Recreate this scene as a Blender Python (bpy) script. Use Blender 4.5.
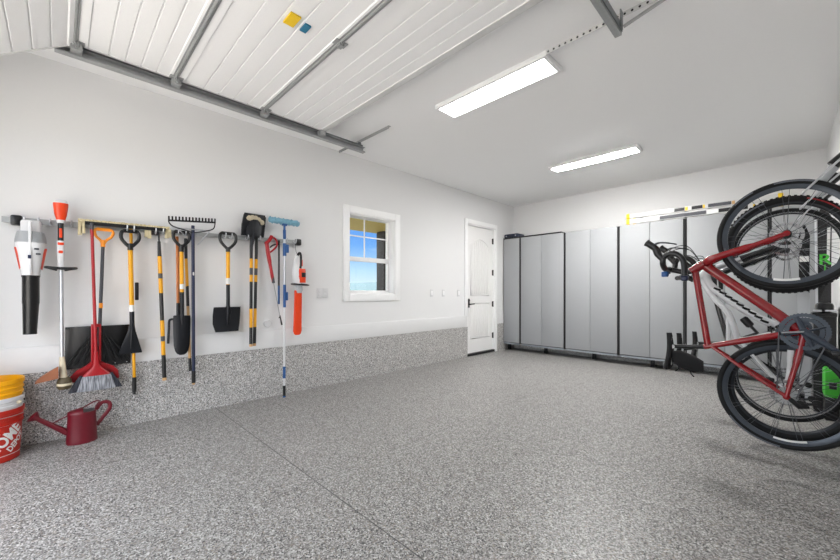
import bpy, bmesh, math, random
from mathutils import Vector, Matrix
random.seed(7)
PI = math.pi
S = bpy.context.scene
for o in list(bpy.data.objects): bpy.data.objects.remove(o)
COL = S.collection

# ------------------------------------------------------------------ camera, world, exposure
cam = bpy.data.objects.new('camera', bpy.data.cameras.new('camera'))
COL.objects.link(cam)
cam.data.sensor_width = 36.0
cam.data.lens = 363.09/840*36
cam.data.shift_y = 13.03/840
cam.data.clip_start = 0.02
cam.location = (3.937, 0.0, 1.12)
cam.rotation_euler = (PI/2, 0, 0.787788)
S.camera = cam

W = bpy.data.worlds.new('sky'); S.world = W; W.use_nodes = True
nt = W.node_tree; nt.nodes.clear()
def wn(t): return nt.nodes.new(t)
out = wn('ShaderNodeOutputWorld'); bg = wn('ShaderNodeBackground')
tc = wn('ShaderNodeTexCoord'); sx = wn('ShaderNodeSeparateXYZ'); ramp = wn('ShaderNodeValToRGB')
nt.links.new(tc.outputs['Generated'], sx.inputs[0]); nt.links.new(sx.outputs['Z'], ramp.inputs[0])
e = ramp.color_ramp.elements
e[0].position = 0.0; e[0].color = (0.80, 0.88, 0.95, 1)
e[1].position = 0.30; e[1].color = (0.05, 0.17, 0.62, 1)
m = e.new(0.06); m.color = (0.48, 0.70, 0.95, 1)
m = e.new(0.13); m.color = (0.16, 0.39, 0.86, 1)
# unseen bright white sky area, added on the garage door side to light the room
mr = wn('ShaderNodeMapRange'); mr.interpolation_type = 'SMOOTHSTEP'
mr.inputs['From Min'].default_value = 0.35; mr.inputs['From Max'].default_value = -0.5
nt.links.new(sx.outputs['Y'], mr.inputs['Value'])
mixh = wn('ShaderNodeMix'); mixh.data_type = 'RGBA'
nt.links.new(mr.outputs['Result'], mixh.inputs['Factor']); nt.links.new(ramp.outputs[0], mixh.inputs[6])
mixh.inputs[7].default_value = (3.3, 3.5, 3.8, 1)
ns = wn('ShaderNodeTexNoise'); ns.inputs['Scale'].default_value = 5; ns.inputs['Detail'].default_value = 5
mp = wn('ShaderNodeMapping'); mp.inputs['Scale'].default_value = (1, 1, 6)
nt.links.new(tc.outputs['Generated'], mp.inputs[0]); nt.links.new(mp.outputs[0], ns.inputs['Vector'])
cr = wn('ShaderNodeValToRGB'); cr.color_ramp.elements[0].position = 0.55; cr.color_ramp.elements[1].position = 1.0
nt.links.new(ns.outputs['Fac'], cr.inputs[0])
mixc = wn('ShaderNodeMix'); mixc.data_type = 'RGBA'
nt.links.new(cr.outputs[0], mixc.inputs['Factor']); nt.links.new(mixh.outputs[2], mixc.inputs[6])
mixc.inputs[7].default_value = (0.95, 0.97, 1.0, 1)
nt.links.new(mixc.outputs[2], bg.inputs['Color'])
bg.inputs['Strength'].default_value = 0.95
nt.links.new(bg.outputs[0], out.inputs[0])

sun = bpy.data.objects.new('sun', bpy.data.lights.new('sun', 'SUN')); COL.objects.link(sun)
sun.data.energy = 24.0; sun.data.angle = 0.02; sun.data.color = (1, .96, .9)
sun.rotation_euler = Vector((1, .16, 1.0)).to_track_quat('Z', 'Y').to_euler()      # from the right, behind the garage: no direct sun indoors

vs = S.view_settings
vs.view_transform = 'Standard'; vs.look = 'None'; vs.gamma = 1; vs.use_curve_mapping = False
vs.exposure = 0.41
LED_STRENGTH = 60.0

# ------------------------------------------------------------------ materials
def srgb(r, g, b):
    f = lambda c: (c/255/12.92) if c/255 <= .04045 else ((c/255+.055)/1.055)**2.4
    return (f(r), f(g), f(b), 1)
MATS = {}
def mat(name, rgb, rough=.5, metal=0.0, var=.06, scale=30, bump=0.0, coat=0.0, spec=.5):
    if name in MATS: return MATS[name]
    m = bpy.data.materials.new(name); m.use_nodes = True; MATS[name] = m
    n = m.node_tree; b = n.nodes['Principled BSDF']
    c = srgb(*rgb)
    t = n.nodes.new('ShaderNodeTexCoord')
    nz = n.nodes.new('ShaderNodeTexNoise'); nz.inputs['Scale'].default_value = scale; nz.inputs['Detail'].default_value = 4
    n.links.new(t.outputs['Object'], nz.inputs['Vector'])
    mx = n.nodes.new('ShaderNodeMix'); mx.data_type = 'RGBA'
    n.links.new(nz.outputs['Fac'], mx.inputs['Factor'])
    mx.inputs[6].default_value = tuple(min(1, v*(1-var)) for v in c[:3])+(1,)
    mx.inputs[7].default_value = tuple(min(1, v*(1+var)) for v in c[:3])+(1,)
    n.links.new(mx.outputs[2], b.inputs['Base Color'])
    b.inputs['Roughness'].default_value = rough; b.inputs['Metallic'].default_value = metal
    b.inputs['Coat Weight'].default_value = coat; b.inputs['Specular IOR Level'].default_value = spec
    if bump:
        bp = n.nodes.new('ShaderNodeBump'); bp.inputs['Strength'].default_value = bump; bp.inputs['Distance'].default_value = .002
        n.links.new(nz.outputs['Fac'], bp.inputs['Height']); n.links.new(bp.outputs[0], b.inputs['Normal'])
    return m

def flake_mat(name, rough, joints=False, scale=130, lift=0):
    m = bpy.data.materials.new(name); m.use_nodes = True
    n = m.node_tree; b = n.nodes['Principled BSDF']; L = n.links.new
    t = n.nodes.new('ShaderNodeTexCoord')
    v = n.nodes.new('ShaderNodeTexVoronoi'); v.inputs['Scale'].default_value = scale
    L(t.outputs['Object'], v.inputs['Vector'])
    sp = n.nodes.new('ShaderNodeSeparateColor'); L(v.outputs['Color'], sp.inputs[0])
    r = n.nodes.new('ShaderNodeValToRGB'); r.color_ramp.interpolation = 'CONSTANT'
    cols = [(0, (56, 56, 58)), (.07, (92, 90, 88)), (.20, (120, 118, 116)), (.42, (144, 142, 139)), (.62, (164, 162, 160)), (.80, (184, 183, 181)), (.90, (138, 128, 117)), (.955, (204, 203, 202))]
    el = r.color_ramp.elements
    cols = [(p, tuple(v+lift for v in c)) for p, c in cols]
    el[0].position = 0; el[0].color = srgb(*cols[0][1]); el[1].position = cols[1][0]; el[1].color = srgb(*cols[1][1])
    for p, c in cols[2:]:
        q = el.new(p); q.color = srgb(*c)
    L(sp.outputs[0], r.inputs[0])
    col = r.outputs[0]
    if joints:
        s = n.nodes.new('ShaderNodeSeparateXYZ'); L(t.outputs['Object'], s.inputs[0])
        def near(sock, val, w):
            a = n.nodes.new('ShaderNodeMath'); a.operation = 'SUBTRACT'; L(sock, a.inputs[0]); a.inputs[1].default_value = val
            c = n.nodes.new('ShaderNodeMath'); c.operation = 'ABSOLUTE'; L(a.outputs[0], c.inputs[0])
            d = n.nodes.new('ShaderNodeMath'); d.operation = 'LESS_THAN'; L(c.outputs[0], d.inputs[0]); d.inputs[1].default_value = w
            return d.outputs[0]
        j1 = near(s.outputs['Y'], 1.085, .0034); j2 = near(s.outputs['X'], 1.963, .0016)
        mxm = n.nodes.new('ShaderNodeMath'); mxm.operation = 'MAXIMUM'; L(j1, mxm.inputs[0]); L(j2, mxm.inputs[1])
        mul = n.nodes.new('ShaderNodeMath'); mul.operation = 'MULTIPLY'; L(mxm.outputs[0], mul.inputs[0]); mul.inputs[1].default_value = .85
        mx = n.nodes.new('ShaderNodeMix'); mx.data_type = 'RGBA'; L(mul.outputs[0], mx.inputs['Factor'])
        L(col, mx.inputs[6]); mx.inputs[7].default_value = srgb(62, 62, 62); col = mx.outputs[2]
    L(col, b.inputs['Base Color'])
    b.inputs['Roughness'].default_value = rough; b.inputs['Specular IOR Level'].default_value = .36
    nz = n.nodes.new('ShaderNodeTexNoise'); nz.inputs['Scale'].default_value = 90; L(t.outputs['Object'], nz.inputs['Vector'])
    bp = n.nodes.new('ShaderNodeBump'); bp.inputs['Strength'].default_value = .12; bp.inputs['Distance'].default_value = .002
    L(nz.outputs['Fac'], bp.inputs['Height']); L(bp.outputs[0], b.inputs['Normal'])
    return m

def emit_mat(name, rgb, s):
    m = bpy.data.materials.new(name); m.use_nodes = True; n = m.node_tree; n.nodes.clear()
    o = n.nodes.new('ShaderNodeOutputMaterial'); q = n.nodes.new('ShaderNodeEmission')
    q.inputs[0].default_value = (*rgb, 1); q.inputs[1].default_value = s; n.links.new(q.outputs[0], o.inputs[0]); return m

def glass_mat(name):
    m = bpy.data.materials.new(name); m.use_nodes = True; n = m.node_tree; n.nodes.clear()
    o = n.nodes.new('ShaderNodeOutputMaterial'); mx = n.nodes.new('ShaderNodeMixShader')
    t = n.nodes.new('ShaderNodeBsdfTransparent'); g = n.nodes.new('ShaderNodeBsdfGlossy'); f = n.nodes.new('ShaderNodeFresnel')
    g.inputs['Roughness'].default_value = .01; f.inputs['IOR'].default_value = 1.25
    t.inputs[0].default_value = (.96, .98, .97, 1)
    n.links.new(f.outputs[0], mx.inputs[0]); n.links.new(t.outputs[0], mx.inputs[1]); n.links.new(g.outputs[0], mx.inputs[2])
    n.links.new(mx.outputs[0], o.inputs[0]); return m

def bristle_mat(name, c1, c2, sc=140):
    m = bpy.data.materials.new(name); m.use_nodes = True; n = m.node_tree; b = n.nodes['Principled BSDF']
    t = n.nodes.new('ShaderNodeTexCoord'); mp = n.nodes.new('ShaderNodeMapping'); mp.inputs['Scale'].default_value = (1, 1, .06)
    nz = n.nodes.new('ShaderNodeTexNoise'); nz.inputs['Scale'].default_value = sc; nz.inputs['Detail'].default_value = 2
    n.links.new(t.outputs['Object'], mp.inputs[0]); n.links.new(mp.outputs[0], nz.inputs['Vector'])
    r = n.nodes.new('ShaderNodeValToRGB'); r.color_ramp.elements[0].position = .35; r.color_ramp.elements[1].position = .65
    r.color_ramp.elements[0].color = srgb(*c1); r.color_ramp.elements[1].color = srgb(*c2)
    n.links.new(nz.outputs['Fac'], r.inputs[0]); n.links.new(r.outputs[0], b.inputs['Base Color'])
    bp = n.nodes.new('ShaderNodeBump'); bp.inputs['Strength'].default_value = .6; bp.inputs['Distance'].default_value = .004
    n.links.new(nz.outputs['Fac'], bp.inputs['Height']); n.links.new(bp.outputs[0], b.inputs['Normal'])
    b.inputs['Roughness'].default_value = .8; return m

WALL = mat('wall_paint', (225, 225, 225), .75, scale=60, var=.012, bump=.05, spec=.25)
CEIL = mat('ceiling_paint', (243, 243, 243), .85, scale=60, var=.012, bump=.05, spec=.2)
BOARDM = mat('base_board', (222, 222, 222), .7, var=.01)
TRIM = mat('white_trim', (242, 242, 242), .45, var=.01)
DOORW = mat('door_white', (236, 235, 234), .45, var=.01)
FLOOR = flake_mat('floor_flake', .40, True, 170)
STEM = flake_mat('stem_flake', .5, False, 165, 33)
SECT = mat('door_section_white', (240, 240, 240), .55, scale=160, var=.035, bump=.35)
GALV = mat('galvanised_steel', (168, 170, 170), .45, .6, .12, 40)
GALVD = mat('dark_galvanised', (128, 132, 134), .45, .7, .12, 40)
GALVL = mat('light_galvanised', (212, 212, 211), .5, .25, .08, 40)
CABD = mat('cabinet_grey', (155, 157, 159), .62, var=.012)
CABF = mat('cabinet_rail', (150, 155, 162), .5, var=.02)
BLACK = mat('black_plastic', (13, 13, 15), .33, var=.1)
BLACKM = mat('black_metal', (11, 11, 13), .35, .2, .1)
RUBBER = mat('tire_rubber', (13, 14, 16), .6, var=.12, scale=80, spec=.3)
SOFTB = mat('black_cloth', (16, 16, 18), .9, var=.15, scale=80, bump=.3)
BLADE = mat('blackened_steel', (24, 26, 31), .4, .35, .25, 18)
YEL = mat('yellow_fibreglass', (226, 160, 2), .38, var=.04)
YELB = mat('bucket_yellow', (238, 168, 0), .4, var=.04)
ORG = mat('orange_plastic', (220, 62, 16), .35, var=.04)
ORGY = mat('orange_grip', (246, 150, 30), .4, var=.04)
REDB = mat('bucket_red', (180, 34, 18), .42, var=.05)
RED = mat('red_plastic', (158, 10, 22), .35, var=.05)
MAROON = mat('maroon_enamel', (100, 12, 28), .38, var=.08)
WHITEP = mat('white_plastic', (212, 212, 213), .4, var=.02)
GREYP = mat('grey_plastic', (172, 175, 178), .5, var=.05)
DGREY = mat('dark_grey', (62, 64, 70), .5, var=.08)
NAVY = mat('navy_handle', (14, 26, 60), .4, var=.08)
BLUE = mat('blue_plastic', (20, 76, 136), .4, var=.06)
AQUA = mat('aqua_microfibre', (118, 164, 184), .95, var=.22, scale=110, bump=1.0)
SILVER = mat('silver_tube', (196, 198, 202), .3, .7, .05)
CHROME = mat('chrome', (205, 206, 208), .18, 1.0, .04)
BROWN = mat('brown_guard', (150, 92, 62), .55, var=.12)
OLIVE = mat('olive_head', (82, 72, 50), .6, var=.2)
CREAMP = mat('cream_plastic', (206, 194, 168), .6, var=.06)
WOOD = mat('tan_wood', (200, 160, 110), .6, var=.15)
RUST = mat('orange_brown_wood', (176, 104, 48), .55, var=.15)
BRIST = bristle_mat('cream_bristle', (196, 180, 136), (232, 220, 184))
BRISTG = bristle_mat('grey_bristle', (84, 86, 92), (168, 170, 176))
BRISTK = bristle_mat('dark_bristle', (22, 24, 32), (58, 60, 70))
BRED = mat('bike_red_paint', (134, 5, 16), .25, var=.06, coat=.35)
BWHITE = mat('bike_white_paint', (222, 224, 226), .25, var=.02, coat=.5)
BDARK = mat('bike_black_paint', (13, 13, 16), .25, var=.06, coat=.5)
RIMR = mat('rim_blue_grey', (66, 72, 80), .35, .4, .08)
RINGM = mat('chainring_grey', (76, 84, 94), .4, .3, .08)
CRANKM = mat('crank_grey', (52, 60, 72), .35, .3, .08)
RIMG = mat('rim_grey', (44, 47, 52), .35, .4, .08)
MUD = mat('dried_mud', (198, 186, 160), .95, var=.25, scale=60, bump=.8)
MUDWHITE = mat('decal_white', (226, 226, 224), .5, var=.05)
DECG = mat('decal_grey', (84, 88, 96), .5, var=.1)
LADM = mat('ladder_white', (206, 206, 206), .45, var=.03)
STY = mat('sticker_yellow', (236, 196, 24), .5, var=.12, scale=60)
STB = mat('sticker_teal', (44, 120, 152), .5, var=.15, scale=60)
GREEN = mat('green_plastic', (66, 186, 52), .4, var=.08)
GLASS = glass_mat('window_glass')
LED = emit_mat('led_diffuser', (1, .988, .968), LED_STRENGTH*.32)
LEDF = emit_mat('led_diffuser_far', (1, .988, .968), LED_STRENGTH*1.9)
CASE = mat('navy_case', (34, 42, 66), .5, var=.5, scale=25)
SOFFIT = mat('soffit_wood', (196, 170, 96), .6, var=.15)
POST = mat('post_dark', (34, 28, 26), .7, var=.3)
HILL = mat('far_hills', (70, 86, 94), .95, var=.2, scale=.02)
GRASS = mat('dry_grass', (92, 90, 72), .95, var=.25, scale=.3)
DRIVE = mat('driveway_concrete', (190, 186, 180), .9, var=.08, scale=3)

# ------------------------------------------------------------------ mesh builder
class MB:
    def __init__(s): s.v = []; s.f = []; s.mi = []
    def _add(s, vs_, fs_, mi=0):
        b = len(s.v); s.v += [Vector(p) for p in vs_]
        for f in fs_: s.f.append([i+b for i in f]); s.mi.append(mi)
    def box(s, lo, hi, bev=0.0, mi=0, rot=None, seg=2):
        lo, hi = Vector(lo), Vector(hi); c = (lo+hi)/2; d = hi-lo
        bm = bmesh.new(); bmesh.ops.create_cube(bm, size=1)
        for v in bm.verts: v.co = Vector((v.co.x*d.x, v.co.y*d.y, v.co.z*d.z))
        if bev: bmesh.ops.bevel(bm, geom=bm.edges[:], offset=min(bev, min(d)*.49), segments=seg, profile=.5, affect='EDGES')
        bm.verts.ensure_lookup_table()
        s._add([((rot @ v.co) if rot else v.co)+c for v in bm.verts], [[v.index for v in f.verts] for f in bm.faces], mi); bm.free(); return s
    def tube(s, pts, r, seg=10, closed=False, mi=0, caps=True, sq=None):
        P = [Vector(p) for p in pts]; n = len(P)
        R = r if isinstance(r, (list, tuple)) else [r]*n
        T = []
        for i in range(n):
            a = P[(i-1) % n] if (closed or i > 0) else P[i]; b = P[(i+1) % n] if (closed or i < n-1) else P[i]
            T.append((b-a).normalized())
        up = Vector((0, 0, 1)) if abs(T[0].z) < .9 else Vector((0, 1, 0))
        nrm = (up - T[0]*up.dot(T[0])).normalized(); vs_ = []
        for i in range(n):
            nrm = nrm - T[i]*nrm.dot(T[i])
            nrm = nrm.normalized() if nrm.length > 1e-6 else T[i].orthogonal().normalized()
            bi = T[i].cross(nrm)
            for k in range(seg):
                a = 2*PI*k/seg
                vs_.append(P[i]+(nrm*math.cos(a)*(1 if not sq else sq[0])+bi*math.sin(a)*(1 if not sq else sq[1]))*R[i])
        fs_ = []
        for i in range(n if closed else n-1):
            j = (i+1) % n
            for k in range(seg): fs_.append([i*seg+k, i*seg+(k+1) % seg, j*seg+(k+1) % seg, j*seg+k])
        if caps and not closed: fs_ += [list(range(seg))[::-1], [(n-1)*seg+k for k in range(seg)]]
        s._add(vs_, fs_, mi); return s
    def lathe(s, prof, c, axis=(0, 0, 1), seg=28, mi=0, sc=(1, 1), ref=None):
        ax = Vector(axis).normalized(); c = Vector(c)
        a1 = Vector(ref) if ref else (Vector((1, 0, 0)) if abs(ax.x) < .9 else Vector((0, 1, 0)))
        a1 = (a1-ax*a1.dot(ax)).normalized(); a2 = ax.cross(a1); vs_ = []; fs_ = []
        for r, z in prof:
            for k in range(seg):
                t = 2*PI*k/seg; vs_.append(c+ax*z+a1*math.cos(t)*r*sc[0]+a2*math.sin(t)*r*sc[1])
        for i in range(len(prof)-1):
            for k in range(seg): fs_.append([i*seg+k, i*seg+(k+1) % seg, (i+1)*seg+(k+1) % seg, (i+1)*seg+k])
        if prof[0][0] > 1e-5: fs_.append(list(range(seg))[::-1])
        if prof[-1][0] > 1e-5: fs_.append([(len(prof)-1)*seg+k for k in range(seg)])
        s._add(vs_, fs_, mi); return s
    def ring(s, prof, c, axis=(0, 0, 1), seg=48, mi=0):           # closed profile swept round an axis
        ax = Vector(axis).normalized(); c = Vector(c)
        a1 = ax.orthogonal().normalized(); a2 = ax.cross(a1); vs_ = []; fs_ = []; m_ = len(prof)
        for k in range(seg):
            t = 2*PI*k/seg; d = a1*math.cos(t)+a2*math.sin(t)
            for r, z in prof: vs_.append(c+ax*z+d*r)
        for k in range(seg):
            for i in range(m_):
                a, b = k*m_+i, k*m_+(i+1) % m_; kk = ((k+1) % seg)*m_
                fs_.append([a, b, kk+(i+1) % m_, kk+i])
        s._add(vs_, fs_, mi); return s
    def prism(s, poly, vec, mi=0):
        n = len(poly); vec = Vector(vec); P = [Vector(p) for p in poly]
        s._add(P+[p+vec for p in P], [list(range(n))[::-1], [n+i for i in range(n)]]+[[i, (i+1) % n, n+(i+1) % n, n+i] for i in range(n)], mi); return s
    def loft(s, rings, mi=0, caps=True):
        n = len(rings[0]); vs_ = [p for r in rings for p in r]; fs_ = []
        for i in range(len(rings)-1):
            for k in range(n): fs_.append([i*n+k, i*n+(k+1) % n, (i+1)*n+(k+1) % n, (i+1)*n+k])
        if caps: fs_ += [list(range(n))[::-1], [(len(rings)-1)*n+k for k in range(n)]]
        s._add(vs_, fs_, mi); return s
    def eloft(s, rows, mi=0, seg=24, pw=2.0):                      # rows (z, yc, xc, half_y, half_x): superellipse sections stacked in z
        rings = []
        for z, yc, xc, hy, hx in rows:
            r = []
            for k in range(seg):
                t = 2*PI*k/seg; c, q = math.cos(t), math.sin(t)
                r.append((xc+hx*math.copysign(abs(c)**(2/pw), c), yc+hy*math.copysign(abs(q)**(2/pw), q), z))
            rings.append(r)
        return s.loft(rings, mi)
    def sheet(s, rows, t=.004, n=10, mi=0):                        # rows (z, y0, y1, x, bulge): a curved blade of thickness t
        fr, bk = [], []
        for z, y0, y1, x, bu in rows:
            for k in range(n+1):
                q = k/n; y = y0+(y1-y0)*q; xx = x+bu*(1-(2*q-1)**2)
                fr.append((xx+t/2, y, z)); bk.append((xx-t/2, y, z))
        m_ = n+1; R = len(rows); N = R*m_; fs_ = []
        for i in range(R-1):
            for k in range(n):
                a = i*m_+k; fs_ += [[a, a+1, a+m_+1, a+m_], [N+a, N+a+m_, N+a+m_+1, N+a+1]]
        for i in range(R-1):
            a = i*m_; fs_ += [[a, a+m_, N+a+m_, N+a], [a+n, N+a+n, N+a+n+m_, a+n+m_]]
        for k in range(n):
            b = (R-1)*m_+k; fs_ += [[k, N+k, N+k+1, k+1], [b, b+1, N+b+1, N+b]]
        s._add(fr+bk, fs_, mi); return s
ORIG = {}
def _b(s, name, mats, parent=None, smooth=35):
    if not isinstance(mats, (list, tuple)): mats = [mats]
    org = ORIG.get(parent, Vector((0, 0, 0)))
    me = bpy.data.meshes.new(name)
    me.from_pydata([tuple(p-org) for p in s.v], [], s.f)
    for m_ in mats: me.materials.append(m_)
    for p, i in zip(me.polygons, s.mi): p.material_index = i
    bm = bmesh.new(); bm.from_mesh(me); bmesh.ops.recalc_face_normals(bm, faces=bm.faces[:]); bm.to_mesh(me); bm.free()
    for p in me.polygons: p.use_smooth = True
    me.set_sharp_from_angle(angle=math.radians(smooth))
    o = bpy.data.objects.new(name, me); COL.objects.link(o)
    if parent is not None: o.parent = parent
    ORIG[o] = org
    return o
MB.build = _b

def thing(name, label, cat, loc=(0, 0, 0), group=None):
    o = bpy.data.objects.new(name, None); COL.objects.link(o); o.location = loc; o.empty_display_size = .1
    o['label'] = label; o['category'] = cat
    if group: o['group'] = group
    ORIG[o] = Vector(loc); return o
def tag(o, label, cat, group=None):
    o['label'] = label; o['category'] = cat
    if group: o['group'] = group
    return o
def struct(o): o['kind'] = 'structure'; return o
def lab(o, l): o['label'] = l; return o
def box(name, lo, hi, m_, parent=None, bev=0.0): return MB().box(lo, hi, bev).build(name, m_, parent)
def arc(c, a, b, r, t0, t1, n):     # points on a circle spanned by unit vectors a, b
    c, a, b = Vector(c), Vector(a), Vector(b)
    return [c+a*r*math.cos(t0+(t1-t0)*i/n)+b*r*math.sin(t0+(t1-t0)*i/n) for i in range(n+1)]
def smooth_path(pts, n=6):          # Catmull-Rom
    P = [Vector(p) for p in pts]; o = []
    for i in range(len(P)-1):
        p0 = P[max(i-1, 0)]; p1 = P[i]; p2 = P[i+1]; p3 = P[min(i+2, len(P)-1)]
        for k in range(n):
            t = k/n
            o.append(.5*((2*p1)+(p2-p0)*t+(2*p0-5*p1+4*p2-p3)*t*t+(3*p1-p0-3*p2+p3)*t**3))
    o.append(P[-1]); return o

# ------------------------------------------------------------------ room shell
XR, YB, YF, ZC = 4.296, 6.633, -.72, 2.896
T = .16
# left wall with a window and a door opening
wl = MB()
wy0, wy1, wz0, wz1 = 2.63, 3.405, 1.10, 2.155
dy0, dy1, dz1 = 5.085, 5.945, 2.345
wl.box((-T, YF, 0), (0, wy0, ZC)); wl.box((-T, wy0, 0), (0, wy1, wz0)); wl.box((-T, wy0, wz1), (0, wy1, ZC))
wl.box((-T, wy1, 0), (0, dy0, ZC)); wl.box((-T, dy0, dz1), (0, dy1, ZC)); wl.box((-T, dy1, 0), (0, YB, ZC))
struct(wl.build('wall_left', WALL))
struct(box('wall_back', (-T, YB, 0), (XR+T, YB+T, ZC), WALL))
struct(box('wall_right', (XR, YF-T, 0), (XR+T, YB, ZC), WALL))
wf = MB()
wf.box((-T, YF-T, 0), (.50, YF, ZC)); wf.box((3.22, YF-T, 0), (XR, YF, ZC)); wf.box((.50, YF-T, 2.40), (3.22, YF, ZC))
struct(wf.build('wall_front', WALL))
struct(box('ceiling', (-T, YF-T, ZC), (XR+T, YB+T, ZC+.15), CEIL))
struct(box('floor', (-T, YF-T, -.12), (XR+T, YB+T, 0), FLOOR))
# flake coated stem wall and the white board above it
ZS = .527
bl = MB(); bl.box((0, YF, 0), (.014, 5.082, ZS)); bl.box((0, 6.005, 0), (.014, YB, ZS))
struct(bl.build('baseboard_left', STEM))
struct(box('baseboard_back', (.014, YB-.014, 0), (XR, YB, .50), STEM))
struct(box('baseboard_right', (XR-.014, YF, 0), (XR, YB-.014, ZS), STEM))
tb = MB(); tb.box((0, YF, ZS+.001), (.019, 5.004, .722), .003); tb.box((0, 6.005, ZS+.001), (.019, YB, .722), .003)
struct(tb.build('trim_1', BOARDM))

# ------------------------------------------------------------------ window
wf_ = MB()
oy0, oy1, oz0, oz1 = 2.543, 3.499, 1.015, 2.245
wf_.box((.0005, oy0, oz0), (.02, wy0+.004, oz1), .003); wf_.box((.0005, wy1-.004, oz0), (.02, oy1, oz1), .003)
wf_.box((.0005, wy0+.004, wz1-.004), (.02, wy1-.004, oz1), .003); wf_.box((.0005, wy0+.004, oz0), (.02, wy1-.004, wz0+.004), .003)
win = struct(wf_.build('window_1', TRIM))
j = MB()
g0, g1, gz0, gz1 = 2.70, 3.36, 1.155, 2.135
j.box((-T, wy0, wz0), (0, wy0+.018, wz1)); j.box((-T, wy1-.018, wz0), (0, wy1, wz1)); j.box((-T, wy0, wz1-.018), (0, wy1, wz1)); j.box((-T, wy0, wz0), (0, wy1, wz0+.018))
j.build('window_jamb', TRIM, win)
fr = MB()
fr.box((-.15, wy0+.018, wz0+.018), (-.095, g0, wz1-.018), .004); fr.box((-.15, g1, wz0+.018), (-.095, wy1-.018, wz1-.018), .004)
fr.box((-.15, g0, gz1-.01), (-.095, g1, wz1-.018), .004); fr.box((-.15, g0, wz0+.018), (-.095, g1, gz0), .004)
fr.box((-.145, g0, 1.545), (-.10, g1, 1.605), .004)
fr.build('window_frame', TRIM, win)
mu = MB(); ym = 2.965
mu.box((-.128, ym-.008, 1.60), (-.118, ym+.008, gz1)); mu.box((-.128, g0, 1.877), (-.118, g1, 1.893))
mu.build('muntin', TRIM, win)
box('upper_pane', (-.124, g0, 1.60), (-.121, g1, gz1), GLASS, win); box('lower_pane', (-.124, g0, gz0), (-.121, g1, 1.55), GLASS, win)
lk = MB().box((-.10, 3.0, 1.59), (-.08, 3.06, 1.605), .003).build('sash_lock', TRIM, win)

# ------------------------------------------------------------------ white entry door
dr = MB(); dx = -.035
dr.box((dx-.04, 5.098, .045), (dx, 5.925, 2.325))
def panel(z0, z1, arch):
    a, b = 5.235, 5.80
    pts = [(dx, a, z0), (dx, b, z0), (dx, b, z1)]
    n = 14
    if arch: pts += [(dx, b+(a-b)*i/n, z1+arch*math.sin(PI*i/n)**1.0) for i in range(1, n)]
    pts += [(dx, a, z1)]
    dr.tube(pts, .013, 8, closed=True)
    y = a+.03; k = 8; w = (b-a-.06)/k
    for i in range(k):
        y0_ = y+i*w; mid = (y0_+w/2-a)/(b-a)
        top = z1-.035+(arch*math.sin(PI*mid) if arch else 0)
        dr.box((dx-.002, y0_+.006, z0+.035), (dx+.008, y0_+w-.006, top), .003)
panel(1.07, 1.98, .13); panel(.30, .93, 0)
door = struct(dr.build('door_1', DOORW))
tr = MB()
tr.box((.0005, 5.005, .722), (.022, 5.084, 2.425), .004); tr.box((.0005, 5.946, .0), (.022, 6.004, 2.425), .004); tr.box((.0005, 5.084, 2.346), (.022, 5.946, 2.425), .004)
tr.box((-T, 5.085, 0), (0, 5.096, 2.345)); tr.box((-T, 5.928, 0), (0, 5.945, 2.345)); tr.box((-T, 5.096, 2.329), (0, 5.928, 2.345))
struct(tr.build('trim_2', TRIM))
struct(box('trim_3', (-T, 5.097, .002), (.012, 5.927, .042), BLACK))          # threshold and sweep
for z in (2.11, 1.51, .91, .31):
    h = MB(); h.box((dx, 5.902, z-.05), (dx+.006, 5.926, z+.05)); h.tube([(dx+.010, 5.924, z-.055), (dx+.010, 5.924, z+.055)], .012, 10)
    lab(h.build('hinge', BLACKM, door), 'black butt hinge')
hd = MB(); hd.box((dx, 5.125, .86), (dx+.012, 5.195, 1.02), .005); hd.tube([(dx+.01, 5.16, .92), (dx+.06, 5.16, .92)], .012); hd.tube([(dx+.06, 5.15, .92), (dx+.06, 5.27, .925)], [.012, .009])
hd.lathe([(.024, 0), (.024, .012), (.016, .02)], (dx+.012, 5.16, .985), (1, 0, 0))
lab(hd.build('door_handle', BLACKM, door), 'black lever and keypad plate')

# ------------------------------------------------------------------ outside the window and the open door
struct(box('ground_outside', (-400, -300, -.5), (400, 400, -.13), GRASS))
struct(box('driveway', (-6, -45, -.129), (11, YF-T, -.02), DRIVE))
hb = MB(); rg = []
for i in range(61):
    a = PI*(.02+.96*i/60)+PI*.0
    x, y = -260*math.sin(a), 40+300*math.cos(a)
    h = 8.6+1.8*math.sin(i*.55)+1.0*math.sin(i*1.31+1)
    rg.append([(x, y, -.5), (x, y, h+2.5), (x*1.5, y*1.5, h+5), (x*1.6, y*1.6, -.5)])
hb.loft(rg); struct(hb.build('hills', HILL))
struct(box('porch_soffit', (-2.55, .5, 2.46), (-T-.002, 5.6, 2.56), SOFFIT))
PY = 4.97; pp = MB(); pp.box((-2.42, PY, -.13), (-2.16, PY+.40, 2.459), .01); pp.box((-2.45, PY-.03, -.13), (-2.13, PY+.43, .25), .01)
tag(pp.build('porch_post', POST), 'dark brown square porch post seen through the window', 'post')

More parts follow.
